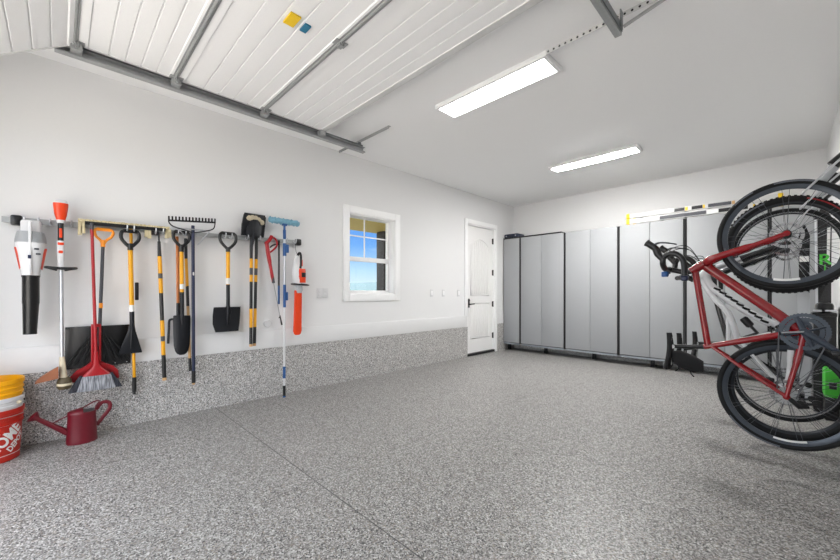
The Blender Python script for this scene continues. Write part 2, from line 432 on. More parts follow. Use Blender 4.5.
# ------------------------------------------------------------------ ceiling lights
def led(name, y0, y1, label, lm, bulge):
    t = thing(name, label, 'light', (2.155, (y0+y1)/2, ZC), 'ceiling light panels')
    f = MB(); x0, x1, z0 = 1.605, 2.705, ZC-.042
    w = .028
    f.box((x0, y0, z0), (x1, y0+w, ZC-.001), .002); f.box((x0, y1-w, z0), (x1, y1, ZC-.001), .002)
    f.box((x0, y0+w, z0), (x0+w, y1-w, ZC-.001), .002); f.box((x1-w, y0+w, z0), (x1, y1-w, ZC-.001), .002)
    f.box((x0+w, y0+w, ZC-.012), (x1-w, y1-w, ZC-.001))
    f.build('housing', TRIM, t)
    d = MB(); rings = []
    for k in range(13):                                                # shallow convex lens
        a = PI*k/12; y = (y0+y1)/2-((y1-y0)/2-w-.001)*math.cos(a); z = z0+.008-bulge*math.sin(a)**.7
        rings.append([(x0+w+.001, y, z0+.012), (x0+w+.14, y, z), (x1-w-.14, y, z), (x1-w-.001, y, z0+.012)])
    d.loft(rings); lab(d.build('diffuser', lm, t), 'glowing white diffuser')
led('ceiling_light', 2.52, 2.80, 'long white ceiling light panel nearest the raised garage door', LED, .012)
led('ceiling_light', 4.85, 5.09, 'farther ceiling light panel, near the grey cabinets', LEDF, .024)

# ------------------------------------------------------------------ raised overhead door
gd = thing('garage_door', 'raised white sectional garage door with grooved inner panels under the ceiling', 'garage door', (1.85, 1.0, 2.82))
GX0, GX1 = .555, 3.14
def section(a, b, first=False):
    # a, b: (y, z) of the underside edges; grooves run across the door
    a, b = Vector((0, *a)), Vector((0, *b)); d = (b-a); L = d.length; d.normalize(); up = Vector((0, -d.z, d.y))
    pts = [a+up*.045, a]
    q = MB()
    prof = [(0, 0), (.055, 0), (.060, .007), (.068, .007)]
    n = 5; st = (L-.11)/n
    for i in range(1, n):
        s_ = .075+st*i
        prof += [(s_-.006, .007), (s_-.003, .014), (s_+.003, .014), (s_+.006, .007)]
    prof += [(L-.05, .007), (L-.045, 0), (L-.008, 0), (L-.008, .045), (0, .045)]
    poly = [a+d*s_+up*h for s_, h in prof]
    q.prism([(GX0, p.y, p.z) for p in poly], (GX1-GX0, 0, 0))
    sec = q.build('door_section', SECT, gd, 20)
    # steel end stiles
    st_ = MB()
    for x in (GX0, GX1-.0):
        p0, p1 = a+d*.01-up*.001, b-d*.018-up*.001
        st_.prism([(x-.004, *v) for v in [(p0.y, p0.z), (p1.y, p1.z), ((p1+up*.05).y, (p1+up*.05).z), ((p0+up*.05).y, (p0+up*.05).z)]], (.004, 0, 0))
    st_.build('end_stile', GALVL, sec)
    return sec
ED = [(.085, 2.80), (.655, 2.80), (1.345, 2.80), (1.965, 2.80)]
low = (ED[0][0]-.832*.62, ED[0][1]-.554*.62)
secs = [section(low, ED[0]), section(ED[0], ED[1]), section(ED[1], ED[2]), section(ED[2], ED[3])]
for i, (y, z) in enumerate(ED):
    r = MB()
    if i < 3:
        r.tube([(GX0, y-.010, z-.004), (GX1, y-.010, z-.004)], .010, 8); r.box((GX0, y-.030, z-.003), (GX1, y-.020, z+.012)); r.box((GX0, y+.002, z-.006), (GX1, y+.008, z+.02))
    else:
        r.box((GX0, y-.004, z-.003), (GX1, y+.004, z+.055)); r.box((GX0, y-.05, z-.004), (GX1, y-.004, z-.001))
    r.build('section_rail', GALVL if i == 3 else GALV, gd)
def hinge(x, y, z=2.80):
    h = MB(); h.box((x-.03, y-.05, z-.006), (x+.03, y+.04, z-.002), .001); h.box((x-.022, y-.02, z-.028), (x+.022, y+.014, z-.006), .003); h.tube([(x-.032, y-.004, z-.018), (x+.032, y-.004, z-.018)], .006, 8)
    return h.build('hinge', GALV, gd)
for y in (.085, .655, 1.345):
    for x in (.59, 1.83, 3.10): hinge(x, y)
for y in (.085, .655, 1.345, 1.93):
    for sx_, x in ((-1, .555), (1, 3.14)):
        r = MB(); r.tube([(x+sx_*-.05, y, 2.765), (x+sx_*.045, y, 2.765)], .006, 8); r.lathe([(.0, -.012), (.023, -.01), (.023, .01), (0, .012)], (x+sx_*.034, y, 2.765), (1, 0, 0), 16)
        r.box((x-.035, y-.03, 2.75), (x+.035-(0 if sx_ < 0 else .0), y+.03, 2.796), .004)
        r.build('roller', GALV, gd)
st1 = MB().box((1.745, .985, 2.7955), (1.855, 1.050, 2.8055)).build('warning_sticker', STY, gd); lab(st1, 'square yellow warning sticker')
st2 = MB().box((1.752, 1.090, 2.7955), (1.828, 1.130, 2.8055)).build('maker_sticker', STB, gd); lab(st2, 'small teal blue sticker')

def track(x, side, label):
    t = thing('door_track', label, 'track', (x, 1.2, 2.76), 'garage door tracks')
    s_ = side
    q = MB(); y0, y1 = -.02, 2.50; fw = .042 if s_ > 0 else .034
    # C channel open towards the door
    q.box((min(x, x-s_*.004), y0, 2.735), (max(x, x-s_*.004), y1, 2.795))
    q.box((min(x, x+s_*fw), y0, 2.735), (max(x, x+s_*fw), y1, 2.739)); q.box((min(x, x+s_*fw), y0, 2.791), (max(x, x+s_*fw), y1, 2.795))
    q.box((min(x+s_*(fw-.004), x+s_*fw), y0, 2.739), (max(x+s_*(fw-.004), x+s_*fw), y1, 2.747))
    q.build('channel', GALV, t)
    zt_ = 2.835 if s_ > 0 else 2.800
    a = MB(); a.box((min(x-s_*.005, x-s_*.009), y0+.05, 2.755), (max(x-s_*.005, x-s_*.009), y1, zt_))
    if s_ > 0: a.box((min(x-s_*.005, x-s_*.035), y0+.05, 2.831), (max(x-s_*.005, x-s_*.035), y1, 2.835))
    a.build('support_angle', GALVD, t)
    b = MB(); b.box((x-s_*.014-.004, 2.44, 2.75), (x-s_*.014+.004, 2.48, ZC-.034), .001)
    b.build('hanger_strap', GALVD, t)
    c = MB(); e_ = x+(.26 if s_ < 0 else -.14); c.tube([(x-s_*.020, 2.48, 2.77), (e_, 2.525 if s_ < 0 else 2.485, ZC-.040)], .012, 8, sq=(1, .35)); c.build('hanger_brace', GALV, t)
    return t
track(.49, 1, 'left garage door track running above the tool wall')
track(3.212, -1, 'right garage door track ending near the perforated ceiling angle')
# ceiling mounted angles
def angle_bar(x0, x1, y, label, perforated):
    q = MB(); z = ZC-.001
    q.box((x0, y, z-.003), (x1, y+.032, z))
    q.box((x0, y, z-.032), (x1, y+.003, z-.003))
    if perforated:
        x = x0+.02
        while x < x1-.01:
            q.lathe([(.0075, 0), (.0075, .001)], (x, y-.0008, z-.017), (0, 1, 0), 10, 1); q.lathe([(.0075, 0), (.0075, .001)], (x, y+.018, z-.0038), (0, 0, 1), 10, 1); x += .042
    o = q.build('ceiling_bracket', [GALV if not perforated else GALVL, BLACKM]); tag(o, label, 'bracket')

angle_bar(.02, .98, 2.475, 'plain steel angle on the ceiling at the left track end', False)
angle_bar(2.66, 3.55, 2.525, 'perforated steel angle on the ceiling from the near light to the right track', True)

# ------------------------------------------------------------------ cabinets along the back
CY = 6.22; CTOP, CBOT = 2.172, .165
mods = [(.022, .36, 1), (.40, 1.221, 2), (1.259, 2.076, 2), (2.116, 2.927, 2), (2.973, 3.785, 2), (3.825, 4.26, 1)]
clab = ['narrow light grey cabinet in the corner beside the white door', 'light grey two door cabinet, first pair from the corner', 'light grey two door cabinet in the middle, left of the one under the ladder end',
        'light grey two door cabinet under the yellow ladder feet', 'light grey two door cabinet behind the bike wheels', 'narrow light grey cabinet at the right wall behind the skis']
for i, (a, b, n) in enumerate(mods):
    t = thing('storage_cabinet', clab[i], 'cabinet', ((a+b)/2, 6.4, 0), 'garage cabinets on the back wall')
    q = MB(); a1 = a if i == 0 else a-.019; b1 = b+.019 if i < 5 else b
    q.box((a1+.001, CY+.024, CBOT-.02), (b1-.001, 6.612, CTOP-.004))
    q.build('body', BLACK, t)
    r = MB(); r.box((a, CY+.012, CBOT-.040), (b, CY+.023, CBOT-.012)); lab(r.build('bottom_rail', CABF, t), 'grey steel rail under the doors')
    xs = [a+(b-a)*k/n for k in range(n+1)]
    for k in range(n):
        x0 = xs[k]+(.0025 if k else 0); x1 = xs[k+1]-(.0025 if k < n-1 else 0)
        d = MB(); d.box((x0, CY, CBOT), (x1, CY+.022, CTOP), .003); lab(d.build('door', CABD, t), 'flat light grey cabinet door')
    for x, y in (((a+b)/2 if n == 2 else (a+.02 if i == 0 else (a+b)/2), 6.41),):
        l = MB(); l.box((x-.026, y-.026, 0), (x+.026, y+.026, CBOT-.0205), .004); l.box((x-.03, y-.03, 0), (x+.03, y+.03, .012), .003); lab(l.build('leg', BLACKM, t), 'black foot')
# flat board and case on top
tag(box('shelf_board', (.03, CY-.012, CTOP+.001), (1.19, 6.60, CTOP+.022), BLACK, None, .003), 'thin black board lying on the cabinet tops by the corner', 'board')
cs = thing('tool_case', 'dark navy case on the black board in the corner', 'case', (.19, 6.35, CTOP+.023))
q = MB(); q.box((.035, CY+.0, CTOP+.023), (.335, 6.48, CTOP+.098), .018); q.build('shell', CASE, cs)
q = MB(); q.tube(smooth_path([(.12, CY, CTOP+.055), (.13, CY-.025, CTOP+.05), (.24, CY-.025, CTOP+.05), (.25, CY, CTOP+.055)], 5), .007, 8); q.build('handle', BLACK, cs)
for x in (.07, .275): MB().box((x, CY-.004, CTOP+.045), (x+.025, CY+.004, CTOP+.07), .002).build('latch', GREYP, cs)

# extension ladder lying flat on the cabinets
ld = thing('extension_ladder', 'white and yellow ladder lying flat on top of the cabinets', 'ladder', (3.05, 6.4, CTOP))
LX0, LX1 = 2.205, 3.92
for k, (z0, z1) in enumerate(((CTOP+.012, CTOP+.082), (CTOP+.096, CTOP+.162))):
    for j_, (ya, yb) in enumerate(((6.225, 6.262), (6.565, 6.60))):
        s_ = MB(); s_.box((LX0+.02, ya, z0), (LX1-.02, yb, z1), .004)
        rail = s_.build('side_rail', LADM, ld)
        if j_ == 0:
            for (p0, p1, mm, nm) in ([(.62, .74, BLACK, 'label_band'), (.82, .94, BLACK, 'label_band'), (1.0, 1.24, DGREY, 'label_band'), (.745, .775, STY, 'yellow_band'), (.945, .965, STY, 'yellow_band'), (1.245, 1.275, WOOD, 'tan_band')] if k else
                                     [(.44, .98, DGREY, 'label_band'), (.99, 1.10, MUDWHITE, 'label_band'), (1.11, 1.40, BLACK, 'label_band'), (1.45, 1.47, STY, 'yellow_band')]):
                b_ = MB(); b_.box((LX0+p0, ya-.002, z0+.010), (LX0+p1, ya+.001, z1-.012)); b_.build(nm, mm, rail)
        for x in (LX0, LX1-.045):
            c_ = MB(); c_.box((x, ya-.006, z0-.006), (x+.05, yb+.006, z1+.006), .012); lab(c_.build('end_cap', STY, ld), 'yellow plastic end cap')
    for x in [LX0+.15+.28*i for i in range(6)]:
        MB().tube([(x, 6.26, (z0+z1)/2), (x, 6.567, (z0+z1)/2)], .016, 10).build('rung', GALVL, ld)

# ------------------------------------------------------------------ wall plates
def plate(y, z, label, kind):
    t = thing('outlet' if kind == 'o' else 'light_switch', label, 'outlet' if kind == 'o' else 'switch', (0, y, z), 'white wall plates')
    MB().box((.0005, y-.036, z-.058), (.007, y+.036, z+.058), .003).build('cover_plate', WHITEP, t)
    if kind == 'o':
        for dz in (-.022, .022):
            o = MB().box((.006, y-.016, z+dz-.014), (.010, y+.016, z+dz+.014), .004).build('socket', WHITEP, t)
    else:
        MB().box((.006, y-.017, z-.034), (.011, y+.017, z+.034), .003).build('rocker', TRIM, t)
plate(2.215, 1.12, 'white wall plate left of the window, nearer the orange trimmer', 'o')
plate(2.295, 1.12, 'white wall plate just left of the window casing', 'o')
plate(4.175, 1.12, 'white switch plate, first one right of the window', 's')
plate(4.455, 1.12, 'middle white switch plate between the window and the door', 's')
plate(4.845, 1.12, 'white switch plate nearest the white door', 's')
q = MB(); q.lathe([(.042, 0), (.042, .010), (.034, .018), (0, .020)], (.0005, 1.595, .79), (1, 0, 0), 28)
tag(q.build('wall_cap', WHITEP), 'small round white cap on the wall left of the blue mop', 'wall cap')
# ------------------------------------------------------------------ wall rail and hooks
def rz(y): return 1.649+.0245*y
GT = 'hand tools hanging on the wall rail'
rail = thing('tool_rail', 'long grey wall rail the tools hang from', 'rail', (.03, .85, rz(.85)))
q = MB(); q.prism([(.028, -.285, rz(-.285)-.02), (.028, -.285, rz(-.285)+.02), (.028, 1.96, rz(1.96)+.02), (.028, 1.96, rz(1.96)-.02)], (.022, 0, 0)); q.build('rail', GALV, rail)
for y in (-.215, 1.93, .60):
    q = MB(); q.box((.001, y-.03, rz(y)-.036), (.060, y+.03, rz(y)+.036), .012); q.build('mount', BLACK if y != .60 else DGREY, rail)
def hook(y, dz=0, reach=.115):
    z = rz(y)+dz
    q = MB(); q.tube(smooth_path([(.048, y, z+.008), (.075, y, z-.012), (reach-.01, y, z-.018), (reach+.012, y, z+.002), (reach+.016, y, z+.028)], 5), .0055, 8)
    return lab(q.build('hook', SILVER, rail), 'bright steel hook')
for y, rc in ((-.175, .072), (-.105, .072), (-.045, .075), (.07, .075), (.40, .12), (.445, .12), (.597, .09), (.650, .09), (.755, .125), (.812, .125), (1.143, .125), (1.198, .125), (1.355, .11), (1.475, .11), (1.565, .075), (1.655, .075), (1.765, .10), (1.865, .11)): hook(y, -.010 if .35 < y < .9 else -.004, rc)

def dgrip(q, y, zt, w, h, x, r=.013, mi=0):
    # D-shaped handle: straight grip bar and two sides running into the collar
    hw = w/2
    for s_ in (-1, 1):
        q.tube(smooth_path([(x, y+s_*hw*.35, zt), (x, y+s_*hw*.82, zt-.004), (x, y+s_*hw, zt-.030), (x, y+s_*hw*.93, zt-h*.5), (x, y+s_*hw*.5, zt-h*.78), (x, y, zt-h)], 5), [r*1.0]*26, 10, mi=mi)
    q.tube([(x, y-hw*.8, zt), (x, y+hw*.8, zt)], r*1.15, 10, mi=mi)

# ---- leaf blower
t = thing('leaf_blower', 'white leaf blower with black tube, leftmost tool on the rail', 'leaf blower', (.15, -.138, 1.24), GT)
X, Y = .155, -.140
q = MB(); q.eloft([(1.636, Y, X-.02, .046, .035), (1.625, Y, X-.02, .052, .042), (1.56, Y, X-.015, .052, .05), (1.545, Y, X-.01, .06, .055)], 0, 24, 3)
q.eloft([(1.475, Y, X, .078, .075), (1.455, Y, X, .076, .075), (1.40, Y, X, .066, .068), (1.30, Y, X, .052, .056), (1.245, Y, X, .045, .05)], 0, 24, 2.6)
q.box((X+.045, Y-.010, 1.25), (X+.078, Y+.006, 1.62), .006); q.build('housing', WHITEP, t)
q = MB()
for i in range(9):
    z = 1.478+i*.0085; k = i/8; q.eloft([(z, Y, X, .079-.012*k*k, .074-.016*k), (z+.005, Y, X, .079-.012*k*k, .074-.016*k)], 0, 24, 2.4)
q.eloft([(1.47, Y, X, .073, .07), (1.555, Y, X-.005, .058, .052)], 0, 24, 2.4); lab(q.build('intake_grille', GREYP, t), 'light grey slotted intake')
for s_ in (-1, 1):
    q = MB(); q.prism([(X+.02, Y+s_*.078, 1.440), (X+.045, Y+s_*.060, 1.435), (X+.03, Y+s_*.046, 1.30), (X+.012, Y+s_*.054, 1.285)], (-.035, s_*.003, 0)); lab(q.build('side_stripe', ORG, t), 'orange side stripe')
for y_, z_ in ((.03, 1.43), (.038, 1.395)): MB().box((X+.06, Y+y_-.012, z_-.006), (X+.076, Y+y_+.012, z_+.006), .002).build('marking', DGREY, t)
MB().box((X+.05, Y-.012, 1.36), (X+.0815, Y+.004, 1.385), .002).build('button', NAVY, t)
q = MB(); q.eloft([(1.262, Y, X, .047, .05), (1.235, Y, X, .047, .05), (1.228, Y, X, .044, .047), (1.05, Y, X, .044, .047), (1.04, Y, X, .042, .045), (.86, Y-.004, X, .036, .038), (.828, Y-.004, X, .036, .038)], 0, 24, 2); q.build('blower_tube', BLACK, t)

# ---- string trimmer
t = thing('string_trimmer', 'white and orange string trimmer hanging upright beside the leaf blower', 'string trimmer', (.135, .01, .4), GT)
X, Y = .135, .011
q = MB(); q.eloft([(1.655, Y, X, .022, .022), (1.70, Y, X, .034, .034), (1.765, Y, X, .041, .040), (1.785, Y, X, .042, .041)], 0, 24, 2.6); lab(q.build('motor_cover', ORG, t), 'orange cover')
q = MB(); q.eloft([(1.784, Y, X, .038, .037), (1.805, Y+.003, X, .032, .030), (1.812, Y+.004, X, .024, .022)], 0, 24, 3); q.eloft([(1.662, Y, X, .026, .026), (1.64, Y, X, .020, .020)], 0, 20, 2.5); q.build('end_cap', WHITEP, t)
q = MB(); q.tube([(X, Y, 1.645), (X, Y, 1.505)], .0165, 14); q.box((X+.010, Y-.008, 1.53), (X+.020, Y+.008, 1.60), .003, 1); q.build('rear_grip', [BLACK, ORG], t)
q = MB(); q.eloft([(1.508, Y, X, .022, .022), (1.44, Y, X, .021, .022), (1.33, Y+.002, X, .019, .019), (1.30, Y+.003, X, .015, .015)], 0, 18, 2.8); q.build('control_body', WHITEP, t)
for z_, w_ in ((1.485, .017), (1.425, .012)): lab(MB().box((X+.012, Y-w_, z_-.010), (X+.026, Y+w_, z_+.010), .004).build('trigger_button', ORG, t), 'orange button')
q = MB(); q.tube(smooth_path([(X+.005, Y-.02, 1.292), (X+.02, Y-.065, 1.305), (X+.05, Y-.078, 1.306), (X+.075, Y-.06, 1.304), (X+.08, Y, 1.300), (X+.075, Y+.062, 1.302), (X+.05, Y+.082, 1.305), (X+.02, Y+.067, 1.303), (X+.005, Y+.02, 1.292)], 5), .010, 10); q.build('loop_handle', BLACK, t)
q = MB(); q.tube([(X, Y+.003, 1.30), (X, Y+.007, .60)], .0115, 14); q.build('shaft', SILVER, t)
q = MB(); q.eloft([(.645, Y+.007, X, .015, .015), (.56, Y+.01, X+.004, .019, .019), (.50, Y+.014, X+.008, .022, .026), (.475, Y+.016, X+.01, .022, .024)], 0, 18, 2.3); q.build('gear_head', CREAMP, t)
q = MB(); q.lathe([(.026, .085), (.038, .07), (.042, .055), (.041, .02), (.034, .0), (.02, -.004)], (X+.012, Y+.018, .408), (0.05, .02, 1), seg=28, mi=0); q.ring([(.043, .028), (.0435, .04), (.041, .045), (.041, .025)], (X+.012, Y+.018, .408), (0.05, .02, 1), mi=1); q.build('line_spool', [OLIVE, CREAMP], t)
q = MB(); rows = []
for i in range(9):
    k = i/8; y1_ = Y-.012-(.120*k)
    rows.append([(X+.06, y1_, .475+.02*(1-k)), (X-.03, y1_, .475+.02*(1-k)), (X-.03, y1_, .478+.095*(1-k)**.75), (X+.06, y1_, .478+.105*(1-k)**.75)])
q.loft(rows); lab(q.build('string_guard', BROWN, t), 'brown string guard')

# ---- push broom, head lying across the rail, handle hanging straight down
t = thing('push_broom', 'wide push broom, cream bristled head across the rail, yellow handle down', 'broom', (.14, .42, 1.64), GT)
a, b = Vector((0, .145, 1.672)), Vector((0, .665, 1.680))
q = MB(); q.prism([(.084, a.y, a.z-.019), (.104, a.y, a.z-.019), (.108, a.y, a.z+.006), (.084, a.y, a.z+.014)], b-a); q.build('head_block', BLACK, t)
q = MB()
for i in range(30):
    y = .118+i*.0195; z = 1.672+.008*(y-.14)/.52
    w = .0105; tilt = random.uniform(-.006, .006)
    q.loft([[(.053, y-w, z+.002), (.053, y+w, z+.002), (.102, y+w*.9, z+.006), (.102, y-w*.9, z+.006)], [(.053, y-w+tilt, z+.024+tilt*.5), (.053, y+w+tilt, z+.024), (.112, y+w*.95+tilt, z+.022+tilt*.5), (.112, y-w*.95+tilt, z+.022)]])
for y, zz in ((.118, .115), (.136, .10), (.535, .085), (.555, .095), (.680, .080), (.700, .070)):
    q.loft([[(.054, y-.011, 1.685), (.054, y+.011, 1.685), (.083, y+.010, 1.685), (.083, y-.010, 1.685)], [(.056, y-.013, 1.685-zz), (.056, y+.012, 1.688-zz), (.083, y+.012, 1.685-zz), (.083, y-.013, 1.688-zz)]])
q.build('bristles', BRIST, t)
q = MB(); q.tube([(.066, .429, 1.668), (.066, .452, .395)], .0115, 12); lab(q.build('handle', YEL, t), 'yellow handle')
q = MB(); q.tube([(.066, .452, .41), (.0665, .453, .29)], .0145, 12); q.lathe([(.009, 0), (.009, .03)], (.0665, .453, .265), (0, 0, 1), 10); q.build('end_grip', BLACK, t)
q = MB(); q.box((.055, .456, 1.06), (.078, .482, 1.21), .006); q.build('clip', BLACK, t)

# ---- snow shovel
t = thing('snow_shovel', 'snow shovel with wide black blade and orange grip behind the red broom', 'shovel', (.05, .24, .52), GT)
q = MB()
for s_ in (-1, 1): q.tube(smooth_path([(.085, .258+s_*.02, 1.628), (.085, .258+s_*.045, 1.628), (.085, .258+s_*.056, 1.606), (.083, .256+s_*.045, 1.57), (.08, .254+s_*.016, 1.54), (.08, .253, 1.50)], 5), .0095, 10)
q.tube([(.085, .215, 1.628), (.085, .300, 1.628)], .013, 10); q.tube([(.08, .253, 1.545), (.08, .252, 1.49)], .015, 12); q.build('grip', ORGY, t)
q = MB(); q.tube([(.08, .252, 1.50), (.060, .232, .80), (.055, .230, .70)], .0115, 12); lab(q.build('shaft', DGREY, t), 'dark grey shaft'); MB().tube([(.0712, .240, 1.04), (.0705, .2395, 1.0)], .0125, 12).build('label_band', ORGY, t)
q = MB()
q.sheet([(.852, .035, .432, .030, .030), (.84, .035, .432, .028, .034), (.76, .034, .434, .026, .028), (.66, .033, .434, .028, .018), (.57, .034, .432, .034, .008), (.530, .036, .430, .040, .004)], .005, 14)
q.box((.026, .034, .838), (.040, .433, .856), .004)
for k in range(-4, 5):
    if k == 0: continue
    q.tube([(.060-.006*abs(k)*.4, .234+k*.010, .80), (.051, .234+k*.030, .68), (.047, .234+k*.047, .56)], .008, 6)
q.tube([(.060, .234, .85), (.054, .234, .60)], [.015, .006], 8)
q.build('blade', BLACK, t)
for y in (.330, .405): MB().tube([(.043, y, .545), (.048, y, .545)], .004, 8).build('rivet', SILVER, t)

# ---- red angle broom clipped with a red dustpan
t = thing('angle_broom', 'red handled upright broom with grey bristles in front of snow shovel', 'broom', (.13, .2, .36), GT)
q = MB(); q.tube([(.122, .184, 1.62), (.135, .208, .60)], .0105, 12); q.build('handle', RED, t); q = MB(); q.tube([(.122, .183, 1.665), (.122, .184, 1.615)], .0118, 12); q.build('handle_tip', DGREY, t)
q = MB(); q.eloft([(.66, .207, .135, .013, .013), (.60, .208, .136, .017, .016), (.560, .209, .138, .02, .016), (.535, .210, .139, .034, .017), (.51, .211, .140, .058, .018), (.478, .212, .141, .086, .018)], 0, 24, 2.8); q.build('broom_cap', RED, t)
q = MB(); q.sheet([(.478, .128, .294, .141, .010), (.43, .115, .308, .142, .014), (.38, .100, .322, .143, .016), (.366, .096, .326, .143, .016)], .032, 24); q.build('bristles', BRISTG, t)
for y0_, y1_, y2_, y3_ in ((.112, .129, .050, .098), (.293, .306, .324, .368)):
    q = MB(); q.sheet([(.485, y0_, y1_, .139, .002), (.43, (y0_+y2_)/2, (y1_+y3_)/2, .140, .003), (.366, y2_, y3_, .140, .003)], .026, 10); lab(q.build('bristles', BRISTK, t), 'darker outer bristles')
t = thing('dustpan', 'red dustpan with long slim handle clipped behind the grey bristled broom', 'dustpan', (.10, .2, .40), GT)
q = MB(); out_ = [(.045, .415), (.055, .470), (.095, .520), (.155, .555), (.185, .585), (.235, .585), (.265, .558), (.315, .530), (.345, .490), (.352, .430), (.335, .425), (.325, .475), (.30, .505), (.25, .528), (.21, .533), (.17, .528), (.12, .505), (.075, .465), (.06, .415)]
q.prism([(.078, y, z) for y, z in out_], (.016, 0, 0)); q.prism([(.074, y, z) for y, z in [(.060, .43), (.09, .50), (.16, .545), (.21, .56), (.26, .545), (.32, .50), (.340, .43)]], (.006, 0, 0)); q.build('pan', RED, t)
q = MB(); q.box((.084, .180, .565), (.100, .196, .86), .004); q.box((.084, .226, .565), (.100, .240, .86), .004); q.box((.084, .180, .85), (.100, .240, .875), .004); q.build('handle', RED, t)

# ---- yellow D-handled scraper
def steel_collar(q, y, z, x, r=.017, h=.06, mi=0): q.tube([(x, y, z+h), (x, y, z)], [r*.9, r], 12, mi=mi)
t = thing('spade', 'yellow shafted spade with small flared black blade and black D handle', 'spade', (.10, .43, .61), GT)
q = MB(); dgrip(q, .421, 1.632, .118, .135, .105, .0135); q.tube([(.105, .421, 1.53), (.105, .422, 1.475)], .0195, 14); q.build('grip', BLACK, t)
q = MB(); q.tube([(.105, .422, 1.48), (.105, .432, .97)], .0165, 14); q.build('shaft', YEL, t); MB().tube([(.105, .4305, 1.02), (.105, .4318, .965)], .0172, 14).build('label_band', MUDWHITE, t)
q = MB(); q.tube([(.105, .432, .968), (.105, .433, .835), (.10, .430, .80)], [.017, .0165, .010], 12)
q.sheet([(.862, .417, .449, .100, .008), (.80, .405, .458, .097, .006), (.72, .378, .478, .095, .004), (.635, .350, .499, .093, .002), (.617, .347, .501, .093, .001)], .005, 10)
q.tube([(.104, .432, .83), (.099, .427, .66)], [.012, .003], 8)
q.build('blade', BLADE, t)

# ---- black and yellow long pole
t = thing('tool_pole', 'long black and yellow striped pole hanging alone right of the push broom', 'tool pole', (.07, .64, .36), GT)
def pole_at(z): return (.085-.004*(1.44-z), .625+.036*(1.44-z)/1.08, z)
q = MB(); q.tube([pole_at(1.57), pole_at(1.44), pole_at(.372)], [.012, .0152, .0152], 12); q.tube([pole_at(.578), pole_at(.372)], .0160, 12); q.build('handle', BLACK, t)
for za, zb in ((1.44, 1.12), (.88, .575)): lab(MB().tube([pole_at(za), pole_at(zb)], .0160, 12).build('yellow_sleeve', YEL, t), 'yellow section of the handle')
for zc in (1.27, .72): MB().tube([pole_at(zc+.022), pole_at(zc-.022)], .0163, 12, sq=(1, 1)).build('maker_mark', DGREY, t)
q = MB(); q.tube([pole_at(.376), pole_at(.352)], .0165, 12); q.build('end_plug', WOOD, t)
q = MB(); q.tube(smooth_path([pole_at(1.56), pole_at(1.64), (.088, .620, 1.648)], 5), .0065, 10); q.build('metal_tang', BLACKM, t)

# ---- orange brown shafted hook tool behind the rounded spade
t = thing('weeding_hook', 'orange brown shaft with bent black hook behind the rounded spade', 'hook tool', (.05, .765, .66), GT)
q = MB(); q.tube([(.062, .757, 1.63), (.062, .762, 1.52), (.062, .766, 1.02)], .0125, 12); q.build('shaft', RUST, t)
q = MB(); q.tube([(.062, .766, 1.03), (.062, .767, .90)], .014, 12); q.tube(smooth_path([(.062, .767, .915), (.062, .76, .888), (.062, .715, .884), (.062, .700, .870), (.062, .697, .80), (.062, .692, .67)], 5), [.0095]*31, 8); q.build('bent_blade', BLADE, t)

# ---- drain spade
t = thing('drain_spade', 'yellow D handled spade with narrow rounded black blade by the blue rake', 'spade', (.10, .785, .56), GT)
q = MB(); dgrip(q, .783, 1.668, .124, .135, .110, .0135); q.tube([(.110, .783, 1.555), (.110, .783, 1.49)], .0195, 14); q.build('grip', BLACK, t)
q = MB(); q.tube([(.110, .783, 1.50), (.108, .786, 1.12)], .0165, 14); q.build('shaft', YEL, t); MB().tube([(.1085, .7855, 1.20), (.1082, .786, 1.155)], .0172, 12).build('label_band', MUDWHITE, t)
q = MB(); q.tube([(.108, .786, 1.13), (.104, .789, .90), (.10, .789, .80)], [.017, .0165, .006], 12)
q.sheet([(.920, .727, .770, .098, .004), (.915, .724, .855, .094, .012), (.88, .722, .858, .092, .016), (.75, .724, .856, .090, .018), (.65, .728, .850, .090, .018), (.60, .738, .840, .091, .014), (.575, .752, .826, .092, .010), (.562, .772, .806, .093, .004)], .005, 12)
for s_ in (-1, 1): q.tube([(.102, .789+s_*.012, .90), (.103, .789+s_*.018, .82), (.100, .789+s_*.004, .74)], .005, 6)
q.build('blade', BLADE, t)

# ---- plain pole behind the blue rake
t = thing('wooden_pole', 'thin yellow and tan pole right behind the blue rake handle', 'pole', (.05, .845, .5), GT)
q = MB(); q.tube([(.060, .829, 1.44), (.060, .838, 1.18)], .0125, 12); q.build('yellow_sleeve', YEL, t)
for pa, pb in (((.060, .826, 1.62), (.060, .829, 1.435)), ((.060, .838, 1.185), (.060, .843, 1.0)), ((.060, .858, .52), (.060, .862, .40))): MB().tube([pa, pb], .0126, 12).build('black_sleeve', BLACK, t)
q = MB(); q.tube([(.060, .843, 1.005), (.060, .858, .515)], .0118, 12); q.build('wood', WOOD, t)

# ---- bow rake, head up
t = thing('bow_rake', 'bow rake with blue handle, toothed steel head resting up on the rail', 'rake', (.12, .87, .29), GT)
q = MB(); q.tube([(.130, .868, 1.735), (.122, .8745, .40)], .0140, 14); q.build('handle', NAVY, t)
q = MB(); q.tube([(.122, .8745, .41), (.1215, .875, .30)], .0165, 14); q.build('end_grip', BLACK, t); MB().lathe([(.012, 0), (.012, .018)], (.1215, .875, .284), (0, 0, 1), 12).build('end_plug', WOOD, t)
MB().box((.138, .864, 1.28), (.145, .876, 1.31), .003).build('maker_mark', MUDWHITE, t)
q = MB(); zt = lambda y: 1.745+.03*(y-.66)/.37
q.prism([(.185, .668, zt(.668)-.006), (.185, 1.038, zt(1.038)-.006), (.185, 1.038, zt(1.038)+.008), (.185, .668, zt(.668)+.008)], (.012, 0, 0))
for i in range(15):
    y = .674+i*.0256; z = zt(y); q.prism([(.187, y-.006, z), (.195, y-.006, z), (.195, y+.006, z), (.187, y+.006, z)], (.012, -.003, .036))
